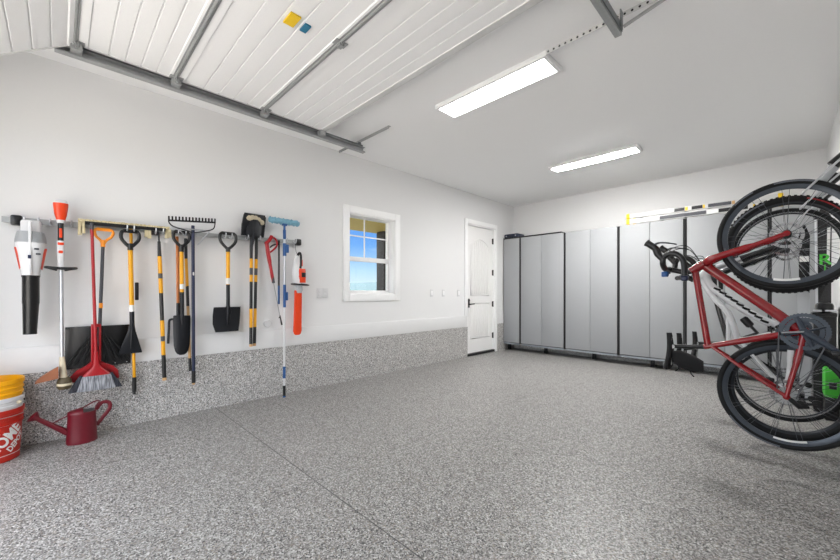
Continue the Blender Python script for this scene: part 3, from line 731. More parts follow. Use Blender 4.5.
for s_, ye in ((-1, .672), (1, 1.034)):
    q.tube(smooth_path([(.191, ye, zt(ye)), (.180, ye+(-s_)*.008, 1.725), (.168, ye+(-s_)*.045, 1.700), (.150, .868+s_*.05, 1.680), (.138, .868+s_*.008, 1.670), (.132, .868, 1.66)], 5), .0052, 8)
q.build('rake_head', BLACKM, t)
q = MB(); q.tube([(.150, .740, 1.694), (.150, 1.0, 1.700)], .006, 8); q.tube([(.130, .905, 1.56), (.150, .995, 1.69)], .005, 8); q.tube([(.131, .800, 1.64), (.150, .745, 1.69)], .005, 8); q.build('brace_wire', SILVER, t)

# ---- flat D-handled shovel
t = thing('flat_shovel', 'yellow D handled shovel with square black blade hanging down', 'shovel', (.10, 1.17, .74), GT)
q = MB(); dgrip(q, 1.170, 1.700, .145, .155, .110, .0140); q.tube([(.110, 1.17, 1.565), (.110, 1.17, 1.52)], .0205, 14); q.build('grip', BLACK, t)
q = MB(); q.tube([(.110, 1.17, 1.53), (.110, 1.17, 1.20)], .0175, 14); q.build('shaft', YEL, t); MB().tube([(.110, 1.17, 1.265), (.110, 1.17, 1.205)], .0182, 14).build('label_band', MUDWHITE, t)
q = MB(); q.tube([(.110, 1.17, 1.205), (.106, 1.172, .98), (.098, 1.172, .90), (.092, 1.172, .80)], [.0175, .0170, .015, .004], 12)
q.sheet([(.978, 1.052, 1.292, .085, .006), (.965, 1.050, 1.294, .078, .010), (.90, 1.044, 1.292, .076, .012), (.82, 1.044, 1.286, .076, .014), (.750, 1.064, 1.276, .080, .012), (.742, 1.068, 1.274, .081, .012)], .005, 12)
for s_ in (-1, 1): q.tube([(.104, 1.172+s_*.014, .99), (.098, 1.172+s_*.026, .94), (.092, 1.172+s_*.010, .83)], .005, 6)
q.prism([(.070, 1.052, .974), (.070, 1.292, .974), (.094, 1.292, .980), (.094, 1.052, .980)], (0, 0, .004))
q.build('blade', BLADE, t)

# ---- two long shovels hanging head up side by side
def long_shovel(label, yb, yt, x, head):
    t = thing('long_shovel', label, 'shovel', (x, yb, .58), GT)
    f = lambda z: (x, yb+(yt-yb)*(z-.58)/1.0, z)
    q = MB(); q.tube([f(1.74), f(1.60), f(1.465), f(.60)], [.013, .0165, .0152, .0152], 12); q.tube([f(.772), f(.60)], .0158, 12); q.build('handle', BLACK, t)
    for za, zb in ((1.47, 1.235), (.96, .77)): lab(MB().tube([f(za), f(zb)], .0160, 12).build('yellow_sleeve', YEL, t), 'yellow section of the handle')
    MB().tube([f(1.375), f(1.305)], .0162, 12).build('maker_mark', DGREY, t)
    MB().tube([f(.602), f(.575)], .0160, 12).build('end_plug', WOOD, t)
    q = MB(); head(q); q.build('blade', BLADE, t); return t
def sq(q):
    q.sheet([(1.705, 1.312, 1.525, 0.060, .010), (1.72, 1.308, 1.532, 0.058, .012), (1.82, 1.318, 1.542, 0.056, .012), (1.92, 1.334, 1.552, 0.058, .010), (1.936, 1.340, 1.548, 0.059, .008)], .005, 12)
    q.sheet([(1.705, 1.307, 1.318, .060, .0), (1.82, 1.315, 1.326, .060, .0), (1.92, 1.333, 1.343, .058, .0)], .020, 4); q.sheet([(1.705, 1.518, 1.531, .060, .0), (1.82, 1.532, 1.544, .060, .0), (1.92, 1.544, 1.554, .058, .0)], .020, 4)
    q.box((.042, 1.340, 1.926), (.066, 1.548, 1.940), .004)
t = long_shovel('black and yellow square mouth shovel, blade up, behind the rounded one', 1.432, 1.452, .075, sq)
q = MB()
for i in range(15):
    k = i/14; y = 1.375+.145*k; z = 1.885+.018*math.sin(PI*k)-.035*k*k
    q.lathe([(.0, -.004), (.021+.008*math.sin(i*2.1), -.002), (.014, .004), (0, .006)], (.073, y, z), (1, 0, 0), 10)
lab(q.build('dried_mud', MUD, t), 'dried mud on the blade')
def rd(q):
    q.sheet([(1.69, 1.345, 1.470, .100, .012), (1.72, 1.340, 1.484, .096, .016), (1.78, 1.350, 1.496, .092, .018), (1.82, 1.366, 1.494, .090, .016), (1.855, 1.390, 1.482, .088, .012), (1.875, 1.415, 1.462, .087, .006)], .005, 12)
    q.tube([(.101, 1.392, 1.60), (.106, 1.412, 1.70), (.108, 1.425, 1.80)], [.0165, .019, .004], 10)
long_shovel('black and yellow rounded shovel, blade up, front one of the pair', 1.388, 1.392, .100, rd)

# ---- red trigger wand
t = thing('trigger_wand', 'red trigger handled wand with thin metal shaft, tilted', 'wand', (.10, 1.56, 1.6), GT)
q = MB(); q.tube(smooth_path([(.105, 1.548, 1.655), (.105, 1.552, 1.60), (.105, 1.575, 1.46), (.105, 1.605, 1.29), (.105, 1.617, 1.225)], 5), [.019]*6+[.021]*5+[.017]*5+[.014]*5, 12)
q.tube(smooth_path([(.105, 1.532, 1.635), (.105, 1.565, 1.665), (.105, 1.588, 1.70), (.105, 1.600, 1.725)], 4), .018, 12)
q.tube(smooth_path([(.105, 1.585, 1.700), (.105, 1.625, 1.705), (.105, 1.652, 1.672), (.105, 1.652, 1.625), (.105, 1.618, 1.580), (.105, 1.575, 1.545)], 5), .0095, 10)
q.build('body', RED, t)
q = MB(); q.tube(smooth_path([(.105, 1.580, 1.60), (.105, 1.605, 1.622), (.105, 1.642, 1.640)], 4), .009, 8); q.build('trigger', BLACK, t)
q = MB(); q.tube([(.105, 1.608, 1.29), (.105, 1.618, 1.225)], .0155, 12); q.build('collar', DGREY, t)
q = MB(); q.tube([(.105, 1.617, 1.235), (.098, 1.690, .87)], .0045, 8); q.build('shaft', GALV, t)
q = MB(); q.tube([(.098, 1.690, .88), (.096, 1.713, .775)], [.006, .010], 8); q.tube([(.098, 1.692, .87), (.10, 1.678, .85)], .005, 6); q.build('tip', BLACK, t)

# ---- blue mop / squeegee on a telescopic pole standing on the floor
t = thing('window_mop', 'long silver and blue pole standing on floor, fluffy light blue head', 'mop', (.14, 1.72, 0), GT)
q = MB(); n = 26; rings = []
for i in range(n+1):
    k = i/n; y = 1.560+.335*k; r = (.030 if 0 < i < n else .018)+.0035*math.sin(i*2.7); z = 1.892+.004*math.sin(i*1.7)-.004*k
    rings.append([(.125+r*math.cos(2*PI*s_/14), y, z+r*1.08*math.sin(2*PI*s_/14)) for s_ in range(14)])
q.loft(rings); lab(q.build('mop_head', AQUA, t), 'fluffy light blue head')
q = MB(); q.tube([(.130, 1.727, 1.868), (.130, 1.727, 1.70)], [.011, .014], 12); q.box((.112, 1.700, 1.845), (.148, 1.755, 1.868), .006); q.tube([(.130, 1.727, 1.80), (.130, 1.727, 1.71)], .0165, 12); q.build('head_socket', BLUE, t)
q = MB(); q.tube([(.130, 1.727, 1.72), (.132, 1.7265, 1.20)], .0125, 14); q.build('upper_pole', SILVER, t)
q = MB(); q.tube([(.130, 1.728, 1.655), (.130, 1.728, 1.52)], .019, 12); q.box((.122, 1.742, 1.555), (.145, 1.772, 1.645), .006); q.build('clamp', BLUE, t)
q = MB(); q.tube([(.132, 1.7265, 1.21), (.133, 1.7255, .965)], .0150, 14); q.box((.125, 1.742, 1.04), (.142, 1.764, 1.13), .005); q.build('lock_sleeve', BLUE, t)
q = MB(); q.tube([(.133, 1.7255, .97), (.138, 1.720, .10)], .0112, 14); q.build('lower_pole', WHITEP, t)
q = MB(); q.tube([(.1365, 1.7215, .33), (.1372, 1.721, .205)], .0150, 12); lab(q.build('grip_band', BLUE, t), 'blue grip band')
q = MB(); q.tube([(.138, 1.720, .125), (.1385, 1.7195, .012)], .0148, 12, mi=0); q.tube([(.1385, 1.7195, .016), (.1385, 1.7195, .0)], .0152, 12, mi=1); q.build('foot', [BLACK, BLUE], t)
t = thing('thin_pole', 'thin black pole hanging just left of the silver mop pole', 'pole', (.08, 1.685, 1.1), GT)
q = MB(); q.tube([(.075, 1.690, 1.69), (.076, 1.688, 1.19)], .0105, 10); q.build('pole', BLACK, t); q = MB(); q.tube([(.076, 1.688, 1.20), (.0765, 1.688, 1.0)], .0115, 10); lab(q.build('grip', BLUE, t), 'blue lower grip')

# ---- hedge trimmer in orange sheath
t = thing('hedge_trimmer', 'white and orange hedge trimmer hanging by a hook, blade in orange sheath', 'hedge trimmer', (.12, 1.89, .66), GT)
X, Y = .125, 1.885
q = MB(); q.eloft([(1.215, Y, X, .042, .045), (1.26, Y-.01, X, .052, .05), (1.33, Y-.016, X, .052, .046), (1.40, Y-.026, X-.005, .034, .035), (1.44, Y-.03, X-.005, .024, .028), (1.50, Y-.022, X-.005, .020, .022), (1.535, Y-.014, X-.005, .018, .018)], 0, 22, 2.6); q.build('body', WHITEP, t)
q = MB(); q.eloft([(1.235, Y+.030, X+.012, .044, .045), (1.30, Y+.026, X+.014, .050, .046), (1.36, Y+.030, X+.014, .046, .040), (1.39, Y+.036, X+.012, .038, .034)], 0, 20, 3); lab(q.build('motor_cover', ORG, t), 'orange motor cover')
q = MB(); q.eloft([(1.295, Y+.036, X+.052, .026, .012), (1.345, Y+.038, X+.050, .026, .012)], 0, 16, 3); q.build('vent', BLACK, t)
q = MB(); q.tube(smooth_path([(X, Y-.010, 1.53), (X, Y+.014, 1.565), (X, Y+.030, 1.545), (X, Y+.034, 1.45), (X, Y+.026, 1.395)], 5), .013, 10, mi=0); q.box((X-.008, Y+.030, 1.42), (X+.010, Y+.050, 1.49), .004, 1); q.build('rear_handle', [BLACK, ORG], t)
q = MB(); q.lathe([(.0, -.010), (.085, -.010), (.107, -.004), (.107, .006), (.08, .012), (0, .014)], (X, Y+.024, 1.213), (0, .05, 1), 30, sc=(.55, 1.0), ref=(1, 0, 0)); q.build('hand_guard', BLACK, t)
q = MB(); q.eloft([(1.205, Y+.006, X, .036, .034), (1.16, Y+.010, X, .040, .03), (1.12, Y+.012, X, .026, .022)], 0, 18, 2.6); q.build('gear_case', GREYP, t)
q = MB(); q.eloft([(1.15, Y+.002, X-.004, .044, .012), (.80, Y-.004, X-.006, .048, .012), (.70, Y-.006, X-.006, .050, .012), (.668, Y-.006, X-.006, .040, .011), (.655, Y-.006, X-.006, .022, .009)], 0, 22, 2.8); q.build('blade_sheath', ORG, t)
q = MB(); q.tube(smooth_path([(.118, Y-.02, rz(1.87)-.02), (.12, Y-.03, 1.64), (.122, Y-.028, 1.60), (.123, Y-.016, 1.56), (.124, Y, 1.553)], 5), .003, 6); q.build('hang_cord', DGREY, t)

# ------------------------------------------------------------------ buckets
def bucket(label, z0, m_, nested=False):
    t = thing('bucket', label, 'bucket', (.190, -.332, z0), 'stacked buckets')
    r = lambda z: .141+.018*z/.37
    prof = [(0, .004), (r(0)-.004, 0), (r(0), .004)]
    if not nested: prof += [(r(.26), .26), (r(.265)+.006, .263), (r(.275)+.006, .275), (r(.28)+.001, .279)]
    prof += [(r(.297), .297), (r(.30)+.006, .299), (r(.31)+.006, .311), (r(.315)+.001, .315), (r(.335)+.001, .335), (r(.34)+.007, .339), (r(.37)+.007, .366), (r(.37)+.004, .370), (r(.37)-.002, .368), (r(.36)-.003, .35), (r(.02)-.003, .014), (0, .012)]
    prof = [(r_, z_*.93) for r_, z_ in prof]
    MB().lathe(prof, (.190, -.332, z0), (0, 0, 1), 56).build('shell', m_, t, 30)
    return t
tr_ = bucket('red bucket with white lettering, standing on floor under two nested buckets', .001, REDB)
tw_ = bucket('white bucket nested between the red and the yellow one', .080, WHITEP, True)
ty_ = bucket('yellow bucket nested topmost in the stack', .196, YELB)
def bail(t, z0, a0, drop):
    r = .141+.018*.31/.37+.008; c = Vector((.190, -.332, z0+.302)); pts = []
    for i in range(25):
        a = a0+PI*i/24; d = Vector((math.cos(a), math.sin(a), 0)); k = math.sin(PI*i/24)
        pts.append(c+d*(r+.004+.006*k)-Vector((0, 0, drop*k)))
    MB().tube(pts, .0022, 6).build('bail_wire', GALV, t)
    for a in (a0, a0+PI):
        d = Vector((math.cos(a), math.sin(a), 0)); MB().lathe([(.014, 0), (.012, .012), (.006, .018), (0, .019)], c+d*(r-.006), d, 14).build('bail_ear', CREAMP, t)
bail(tr_, .001, math.radians(-72), -.0); bail(tw_, .080, math.radians(60), .03)
# lettering wrapped on the red bucket
def wrap(me, cx, cz, ang0, rot):
    for v in me.vertices:
        s_ = v.co.x*math.cos(rot)-v.co.y*math.sin(rot); q_ = v.co.x*math.sin(rot)+v.co.y*math.cos(rot)
        z = cz+q_; r = .141+.018*z/.37+.0012+(v.co.z*.5)
        a = ang0+s_/r; v.co = (cx[0]-0+r*math.cos(a), cx[1]+r*math.sin(a), z)
def words(txt, size, x, y, cz, ang0, rot, parent):
    cu = bpy.data.curves.new('lettering', 'FONT'); cu.body = txt; cu.size = size; cu.align_x = 'CENTER'; cu.align_y = 'CENTER'; cu.offset = size*.035; cu.resolution_u = 3; cu.extrude = .0006
    o = bpy.data.objects.new('lettering', cu); COL.objects.link(o)
    bpy.context.view_layer.update()
    me = bpy.data.meshes.new_from_object(o.evaluated_get(bpy.context.evaluated_depsgraph_get())); bpy.data.objects.remove(o)
    bm = bmesh.new(); bm.from_mesh(me); bmesh.ops.triangulate(bm, faces=bm.faces[:]); bmesh.ops.subdivide_edges(bm, edges=[e_ for e_ in bm.edges if e_.calc_length() > .02], cuts=3); bm.to_mesh(me); bm.free()
    for v in me.vertices: v.co.x = v.co.x*.78+x; v.co.y += y
    org = ORIG[parent]; wrap(me, (.190-org.x, -.332-org.y), cz, ang0, rot)
    for v in me.vertices: v.co.z += .001-org.z
    me.materials.append(MUDWHITE)
    ob = bpy.data.objects.new('lettering', me); COL.objects.link(ob); ob.parent = parent; ORIG[ob] = org
A0 = math.radians(35); rot = math.radians(42)
for w_, sz, ox, oy in (('THE', .062, -.035, .078), ('HOME', .112, 0, 0), ('DEPOT', .062, .030, -.078)): words(w_, sz*.9, ox*.9, oy*.9, .150, A0, rot, tr_)
for z in (.044, .243):
    r = .141+.018*z/.37; q = MB(); q.ring([(r, -.0015), (r+.0012, -.0015), (r+.0012, .0015), (r, .0015)], (.190, -.332, .001+z), (0, 0, 1), 56); lab(q.build('stripe', MUDWHITE, tr_), 'thin white border stripe')

# ------------------------------------------------------------------ watering can
t = thing('watering_can', 'dark red metal watering can on the floor beside the buckets', 'watering can', (.20, .125, 0))
cx, cy = .195, .125
q = MB(); q.eloft([(.0, cy, cx, .087, .070), (.012, cy, cx, .089, .072), (.03, cy, cx, .088, .071), (.215, cy, cx, .080, .064), (.222, cy, cx, .082, .066), (.228, cy, cx, .080, .064)], 0, 36)
q.build('body', MAROON, t)
q = MB(); rings = []
for i in range(9):                                                     # half cover rising towards the spout side
    k = i/8; y = cy-.080+.085*k; hw = .064*math.sqrt(max(0.0, 1-((y-cy)/.081)**2))+.001
    rings.append([(cx-hw*math.cos(PI*s_/10), y, .226+(.012+.020*k)*math.sin(PI*s_/10)) for s_ in range(11)])
q.loft(rings); q.build('half_cover', MAROON, t)
q = MB(); q.lathe([(.060, 0), (0, .001)], (cx+.0, cy+.036, .2295), (0, 0, 1), 24, sc=(.85, .62)); q.build('opening', BLACK, t)
q = MB(); q.tube([(cx, cy-.075, .085), (cx+.01, cy-.15, .155), (cx+.02, cy-.235, .235)], [.022, .018, .014], 14); q.build('spout', MAROON, t)
q = MB(); d = Vector((.06, -.74, .66)).normalized(); q.lathe([(.013, -.03), (.016, -.015), (.038, .012), (.040, .018), (.0, .026)], (cx+.022, cy-.243, .243), d, 24); q.build('rose', MAROON, t)
q = MB(); q.tube([(cx+.008, cy-.075, .215), (cx+.014, cy-.165, .175)], .0045, 8); q.build('brace', MAROON, t)
q = MB(); q.tube(smooth_path([(cx, cy-.04, .232), (cx, cy+.02, .262), (cx, cy+.070, .288), (cx, cy+.098, .285), (cx, cy+.082, .255), (cx, cy+.075, .225)], 6), .0085, 10, sq=(.5, 1.6)); q.build('carry_handle', MAROON, t)
q = MB(); q.tube(smooth_path([(cx, cy+.078, .225), (cx, cy+.115, .270), (cx, cy+.155, .262), (cx, cy+.158, .215), (cx, cy+.115, .15), (cx, cy+.082, .105)], 6), .0085, 10, sq=(1.6, .5)); q.build('rear_handle', MAROON, t)
# ------------------------------------------------------------------ bicycles hung upright by the front wheel along the right wall
def wheel(root, c, R, tw, rim_h, rimm, label, hub_w=.05, rotor=True, nsp=24, decal=None, knob=False, cass=False, redline=False, side=-1, bright=False):
    # c: hub centre (world), axle along Y
    c = Vector(c); ax = (0, 1, 0); r = tw/2
    q = MB(); rr = R-tw*.82
    q.ring([(rr, -r*.62), (rr, r*.62), (rr-rim_h*.55, r*.55), (rr-rim_h, r*.18), (rr-rim_h, -r*.18), (rr-rim_h*.55, -r*.55)], c, ax, 72, 0)
    if bright: q.ring([(rr-.001, r*.60), (rr-.001, r*.72), (rr-.009, r*.70), (rr-.009, r*.58)], c, ax, 72, 1); q.ring([(rr-.001, -r*.60), (rr-.001, -r*.72), (rr-.009, -r*.70), (rr-.009, -r*.58)], c, ax, 72, 1)
    w = q.build('wheel', [rimm, CHROME], root)
    q = MB(); prof = [((R-r)+r*math.cos(2*PI*k/14), r*math.sin(2*PI*k/14)) for k in range(14)]
    q.ring(prof, c, ax, 80)
    if knob:
        for k in range(70):
            a = 2*PI*k/70; d = Vector((math.cos(a), 0, math.sin(a))); tn = Vector((-math.sin(a), 0, math.cos(a)))
            for s_ in (-1, 0, 1):
                p = c+d*(R-r+r*math.cos(s_*.7))+Vector((0, s_*r*.62, 0)); h = .004
                q.prism([p-tn*.008-Vector((0, .007, 0))-d*.003, p+tn*.008-Vector((0, .007, 0))-d*.003, p+tn*.008+Vector((0, .007, 0))-d*.003, p-tn*.008+Vector((0, .007, 0))-d*.003], d*(h+.003))
    tire = q.build('tire', RUBBER, w)
    if redline:
        q = MB(); q.tube([c+Vector((math.cos(a), 0, math.sin(a)))*(R-r*.75)+Vector((0, side*r*.92, 0)) for a in [math.radians(28+4*i) for i in range(12)]], .0045, 6); lab(q.build('sidewall_stripe', RED, tire), 'thin red stripe')
    if decal:
        for (a0, a1, rad, dm, th) in decal:
            n = max(4, int(abs(a1-a0)/4)); pts0, pts1 = [], []
            for i in range(n+1):
                a = math.radians(a0+(a1-a0)*i/n); d = Vector((math.cos(a), 0, math.sin(a)))
                pts0.append(d*(rad-th/2)); pts1.append(d*(rad+th/2))
            onrim = rad < rr
            yo = side*(r*.62+.0005) if onrim else side*r*.97
            q = MB(); n_ = len(pts0); off = Vector((0, yo, 0))
            V = [c+p+off for p in pts0]+[c+p+off for p in pts1]+[c+p+off+Vector((0, side*.0012, 0)) for p in pts0]+[c+p+off+Vector((0, side*.0012, 0)) for p in pts1]
            F = []
            for i in range(n_-1): F += [[2*n_+i, 2*n_+i+1, 3*n_+i+1, 3*n_+i], [i, n_+i, n_+i+1, i+1], [i, i+1, 2*n_+i+1, 2*n_+i], [n_+i, 3*n_+i, 3*n_+i+1, n_+i+1]]
            F += [[0, 2*n_, 3*n_, n_], [n_-1, 2*n_-1, 4*n_-1, 3*n_-1]]
            q._add(V, F); q.build('decal', dm, w)
    q = MB(); q.lathe([(.010, -hub_w), (.020, -hub_w+.004), (.024, -hub_w+.010), (.014, -hub_w+.016), (.013, hub_w-.016), (.024, hub_w-.010), (.020, hub_w-.004), (.010, hub_w)], c, ax, 20); q.build('hub', BLACKM, w)
    # spokes: one mesh reused, turned about the axle
    org = ORG_(root); base = {}
    for s_ in (-1, 1):
        q = MB(); q.tube([org+Vector((.022, s_*(hub_w-.011), 0)), org+Vector((rr-rim_h+.002, s_*.002, 0))], .0013, 5)
        me_o = q.build('spoke', GREYP if bright else DGREY, w); base[s_] = me_o
    for k in range(nsp):
        s_ = 1 if k % 2 else -1
        o = base[s_] if k < 2 else base[s_].copy()
        if k >= 2: COL.objects.link(o); o.parent = w
        if k == 0: o = base[-1]
        o.location = c-org; o.rotation_euler = (0, -2*PI*k/nsp+(.14 if s_ > 0 else 0)+.05, 0)
    if rotor:
        q = MB(); yr = -side*(hub_w-.006) if not cass else -side*(hub_w-.006)
        q.ring([(.080, -.001), (.080, .001), (.062, .001), (.062, -.001)], c+Vector((0, yr, 0)), ax, 40)
        for k in range(6):
            a = 2*PI*k/6; b_ = a+.5
            q.tube([c+Vector((.018*math.cos(a), yr, .018*math.sin(a))), c+Vector((.064*math.cos(b_), yr, .064*math.sin(b_)))], .0028, 6)
        q.build('brake_rotor', CHROME, w)
    if cass:
        q = MB()
        for k in range(8):
            rad = .054-.0045*k; yy = side*(hub_w-.030+.0045*k)
            n = 22; pr = []
            for i in range(n*2):
                a = PI*i/n; rr_ = rad if i % 2 else rad-.004; pr.append(c+Vector((rr_*math.cos(a), yy, rr_*math.sin(a))))
            q.prism(pr, (0, .0018, 0))
        q.build('cassette', GALV, w)
    return w
CHAINM = mat('chain_steel', (92, 94, 98), .4, .5)
def ORG_(o): return ORIG[o]

def bicycle(label, X0, Y0, Z0, g):
    """local frame: f forward (points up), u up (points away from the wall), l right (faces the garage opening)"""
    P = lambda f, u, l=0: Vector((X0-u, Y0-l, Z0+f))
    R = g['R']; root = thing('bicycle', label, 'bicycle', (X0, Y0, Z0), 'bicycles hung along the right wall')
    fm, km = g['frame'], g.get('fork', g['frame'])
    FH = g['wb']
    wheel(root, P(0, 0), R, g['tw'], g['rimh'], g['rim'], 'rear', .062, True, 28, g.get('dec_r'), g.get('knob'), True, bright=g.get('bright'))
    wheel(root, P(FH, 0), R, g['tw'], g['rimh'], g['rim'], 'front', .050, True, 24, g.get('dec_f'), g.get('knob'), False, g.get('redline'), bright=g.get('bright'))
    BB, SC, HT, HB = g['BB'], g['SC'], g['HT'], g['HB']; t = g['th']
    # frame: one continuous part
    q = MB()
    q.tube([P(*HT), P(*HB)], [.027*t, .033*t], 16)
    q.tube(smooth_path([P(*p) for p in g['DT']], 6), [.030*t]*(6*(len(g['DT'])-1)+1), 16, sq=(1.0, .86))
    q.tube(smooth_path([P(*p) for p in g['TT']], 6), [.020*t]*(6*(len(g['TT'])-1)+1), 14)
    q.tube([P(*BB), P(*SC), P(*g['ST'])], [.021*t, .018*t, .018*t], 14)
    q.tube([P(BB[0], BB[1], -.036), P(BB[0], BB[1], .036)], .026, 18)
    if 'brace' in g: q.tube([P(*p) for p in g['brace']], .013*t, 10)
    for s_ in (-1, 1):
        q.tube(smooth_path([P(BB[0]-.01, BB[1], s_*.022), P(BB[0]*.55, BB[1]*.55-.004, s_*.045), P(0, 0, s_*.066)], 5), [.017*t]*6+[.012*t]*5, 12)
        q.tube(smooth_path([P(SC[0], SC[1]-.01, s_*.012), P(SC[0]*.45, SC[1]*.45, s_*.05), P(0, 0, s_*.066)], 5), [.011*t]*11, 10)
        q.lathe([(.0, -.004), (.018, -.003), (.018, .003), (0, .004)], P(0, 0, s_*.067), (0, 1, 0), 14)
    fr_ = q.build('frame', fm, root)
    if 'stripes' in g:
        q = MB()
        for (f0, u0) in g['stripes']: q.tube([P(f0-.008, u0-.022, .026*t), P(f0, u0, .030*t), P(f0+.010, u0+.020, .025*t)], .0085, 8)
        lab(q.build('down_tube_graphic', BLACK, fr_), 'black slanted graphic on the down tube')
    if 'shock' in g:
        q = MB(); a, b = [P(*p) for p in g['shock']]; q.tube([a, a.lerp(b, .55)], .022, 14); q.tube([a.lerp(b, .55), b], .010, 10); q.tube([a.lerp(b, .05), a.lerp(b, .5)], .027, 14); q.build('rear_shock', BLACK, root)
        q = MB(); q.tube([b, P(*g['link'])], .011, 10); q.tube([b+Vector((0, .03, 0)), P(*g['link'])+Vector((0, .03, 0))], .011, 10); q.build('shock_link', BLACKM, root)
    # fork
    q = MB(); cr_ = g['crown']
    q.tube([P(*HB), P(*cr_)], [.026*t, .030*t], 14)
    fo = .052 if g['tw'] > .04 else .048
    for s_ in (-1, 1):
        if g.get('susp'):
            k = Vector(P(cr_[0], cr_[1], s_*fo)); e_ = P(FH, 0, s_*fo); m_ = k.lerp(e_, .42)
            q.tube([k, m_], .0165, 12, mi=1); q.tube([m_, e_], [.0235, .0215], 14); q.box(k-Vector((.03, .025, .03)), k+Vector((.03, .025, .03)), .012)
        else:
            q.tube(smooth_path([P(cr_[0]-.02, cr_[1]+.02, s_*.010), P(cr_[0]+.01, cr_[1]-.01, s_*fo*.85), P((cr_[0]+FH)/2, cr_[1]*.5, s_*fo), P(FH, 0, s_*.053)], 5), [.024*t]*3+[.028*t]*3+[.023*t]*5+[.015*t]*5, 12)
        q.lathe([(0, -.005), (.017, -.004), (.017, .004), (0, .005)], P(FH, 0, s_*.058), (0, 1, 0), 14)
    if g.get('susp'): q.tube([P(cr_[0], cr_[1], -fo), P(cr_[0], cr_[1], fo)], .026, 12)
    q.build('fork', [km, SILVER], root)
    # seat post and saddle
    sp0, sp1 = g['ST'], g['SP']
    q = MB(); q.tube([P(*sp0), P(*sp1)], .0145, 12); q.box(P(sp1[0]-.02, sp1[1]-.005, .018), P(sp1[0]+.02, sp1[1]+.02, -.018)) if False else None; q.build('seat_post', BLACKM, root)
    q = MB(); rings = []; s0, s1, su = g['saddle']
    for i in range(15):
        k = i/14; f = s0+(s1-s0)*k
        hw = .072*(1-k)**1.25*(1 if k > .06 else .72)+.020; hw = hw if k < .97 else .012
        th_ = .020-.006*k; uu = su+.012*(1-k)**2+.010*k*k*0+.008*math.sin(PI*k)*-1
        ring_ = []
        for s_ in range(16):
            a = 2*PI*s_/16; c_, d_ = math.cos(a), math.sin(a)
            ring_.append(P(f, uu+(th_*d_ if d_ > 0 else th_*1.3*d_)-.012*abs(c_)**2, hw*c_))
        rings.append(ring_)
    q.loft(rings); q.build('saddle', SOFTB, root)
    q = MB()
    for s_ in (-1, 1): q.tube(smooth_path([P(s0+.03, su-.022, s_*.028), P(sp1[0]-.03, sp1[1]+.006, s_*.022), P(sp1[0]+.04, sp1[1]+.006, s_*.022), P(s1-.03, su-.020, s_*.010)], 5), .0035, 6)
    q.box(P(sp1[0]-.028, sp1[1]-.014, .026), P(sp1[0]+.028, sp1[1]+.010, -.026)) if False else q.tube([P(sp1[0], sp1[1], -.026), P(sp1[0], sp1[1], .026)], .014, 10)
    q.build('saddle_rail', GALV, root)
    if 'bag' in g:
        q = MB(); rings = []
        for (f, u, hf, hl) in g['bag']:
            rings.append([P(f+hf*math.copysign(abs(math.cos(2*PI*k/20))**.6, math.cos(2*PI*k/20))*1, u, hl*math.copysign(abs(math.sin(2*PI*k/20))**.6, math.sin(2*PI*k/20))) for k in range(20)])
        q.loft(rings); bag = q.build('saddle_bag', SOFTB, root)
        q = MB(); f, u = g['bag'][0][:2]
        q.tube(smooth_path([P(f-.02, u, .02), P(f-.07, u-.04, .03), P(f-.10, u-.02, .035)], 5), .004, 6); q.tube(smooth_path([P(f-.03, u-.09, .02), P(f-.10, u-.11, .03), P(f-.125, u-.13, .035)], 5), .004, 6); q.build('strap', BLACK, bag)
    # stem and bars
    q = MB(); st = g['stem']; q.tube([P(*HT), P(*st[0])], .018, 12); q.tube([P(*st[0]), P(*st[1])], [.020, .017], 12); q.tube([P(*st[1], -.022), P(*st[1], .022)], .021, 14); q.build('stem', BLACKM, root)
    bf, bu = st[1]
    if g['bar'] == 'drop':
        for s_ in (-1, 1): pass
        q = MB(); q.tube([P(bf, bu, -.15), P(bf, bu, .15)], .0135, 12)
        for s_ in (-1, 1):
            w = .205
            path = [P(bf, bu, s_*.13), P(bf+.004, bu, s_*(w-.035)), P(bf+.035, bu+.003, s_*(w-.004)), P(bf+.075, bu-.004, s_*w), P(bf+.098, bu-.035, s_*(w+.002)), P(bf+.092, bu-.078, s_*(w+.005)), P(bf+.055, bu-.112, s_*(w+.008)), P(bf+.005, bu-.122, s_*(w+.010)), P(bf-.055, bu-.124, s_*(w+.012))]
            q.tube(smooth_path(path, 6), .0185, 12)
        q.build('handlebar', BLACK, root)
        for s_ in (-1, 1):
            w = .205
            q = MB(); rings = []
            q.tube(smooth_path([P(bf+.060, bu-.002, s_*w), P(bf+.10, bu+.030, s_*w), P(bf+.14, bu+.045, s_*w), P(bf+.170, bu+.078, s_*w), P(bf+.190, bu+.105, s_*w)], 5), [.021]*5+[.024]*5+[.022]*5+[.022]*3+[.025]*2+[.017], 12)
            h_ = q.build('brake_hood', BLACK, root)
            q = MB(); q.tube(smooth_path([P(bf+.168, bu+.060, s_*w), P(bf+.180, bu+.02, s_*(w+.004)), P(bf+.172, bu-.035, s_*(w+.010)), P(bf+.158, bu-.080, s_*(w+.018))], 5), [.011]*5+[.009]*6+[.007]*5, 8, sq=(.6, 1.3)); lab(q.build('brake_lever', DGREY, h_), 'dark grey brake lever')
    else:
        q = MB(); q.tube(smooth_path([P(bf-.02, bu+.01, -.33), P(bf-.005, bu+.008, -.20), P(bf, bu, -.05), P(bf, bu, .05), P(bf-.005, bu+.008, .20), P(bf-.02, bu+.01, .33)], 5), .0135, 12); q.build('handlebar', BLACKM, root)
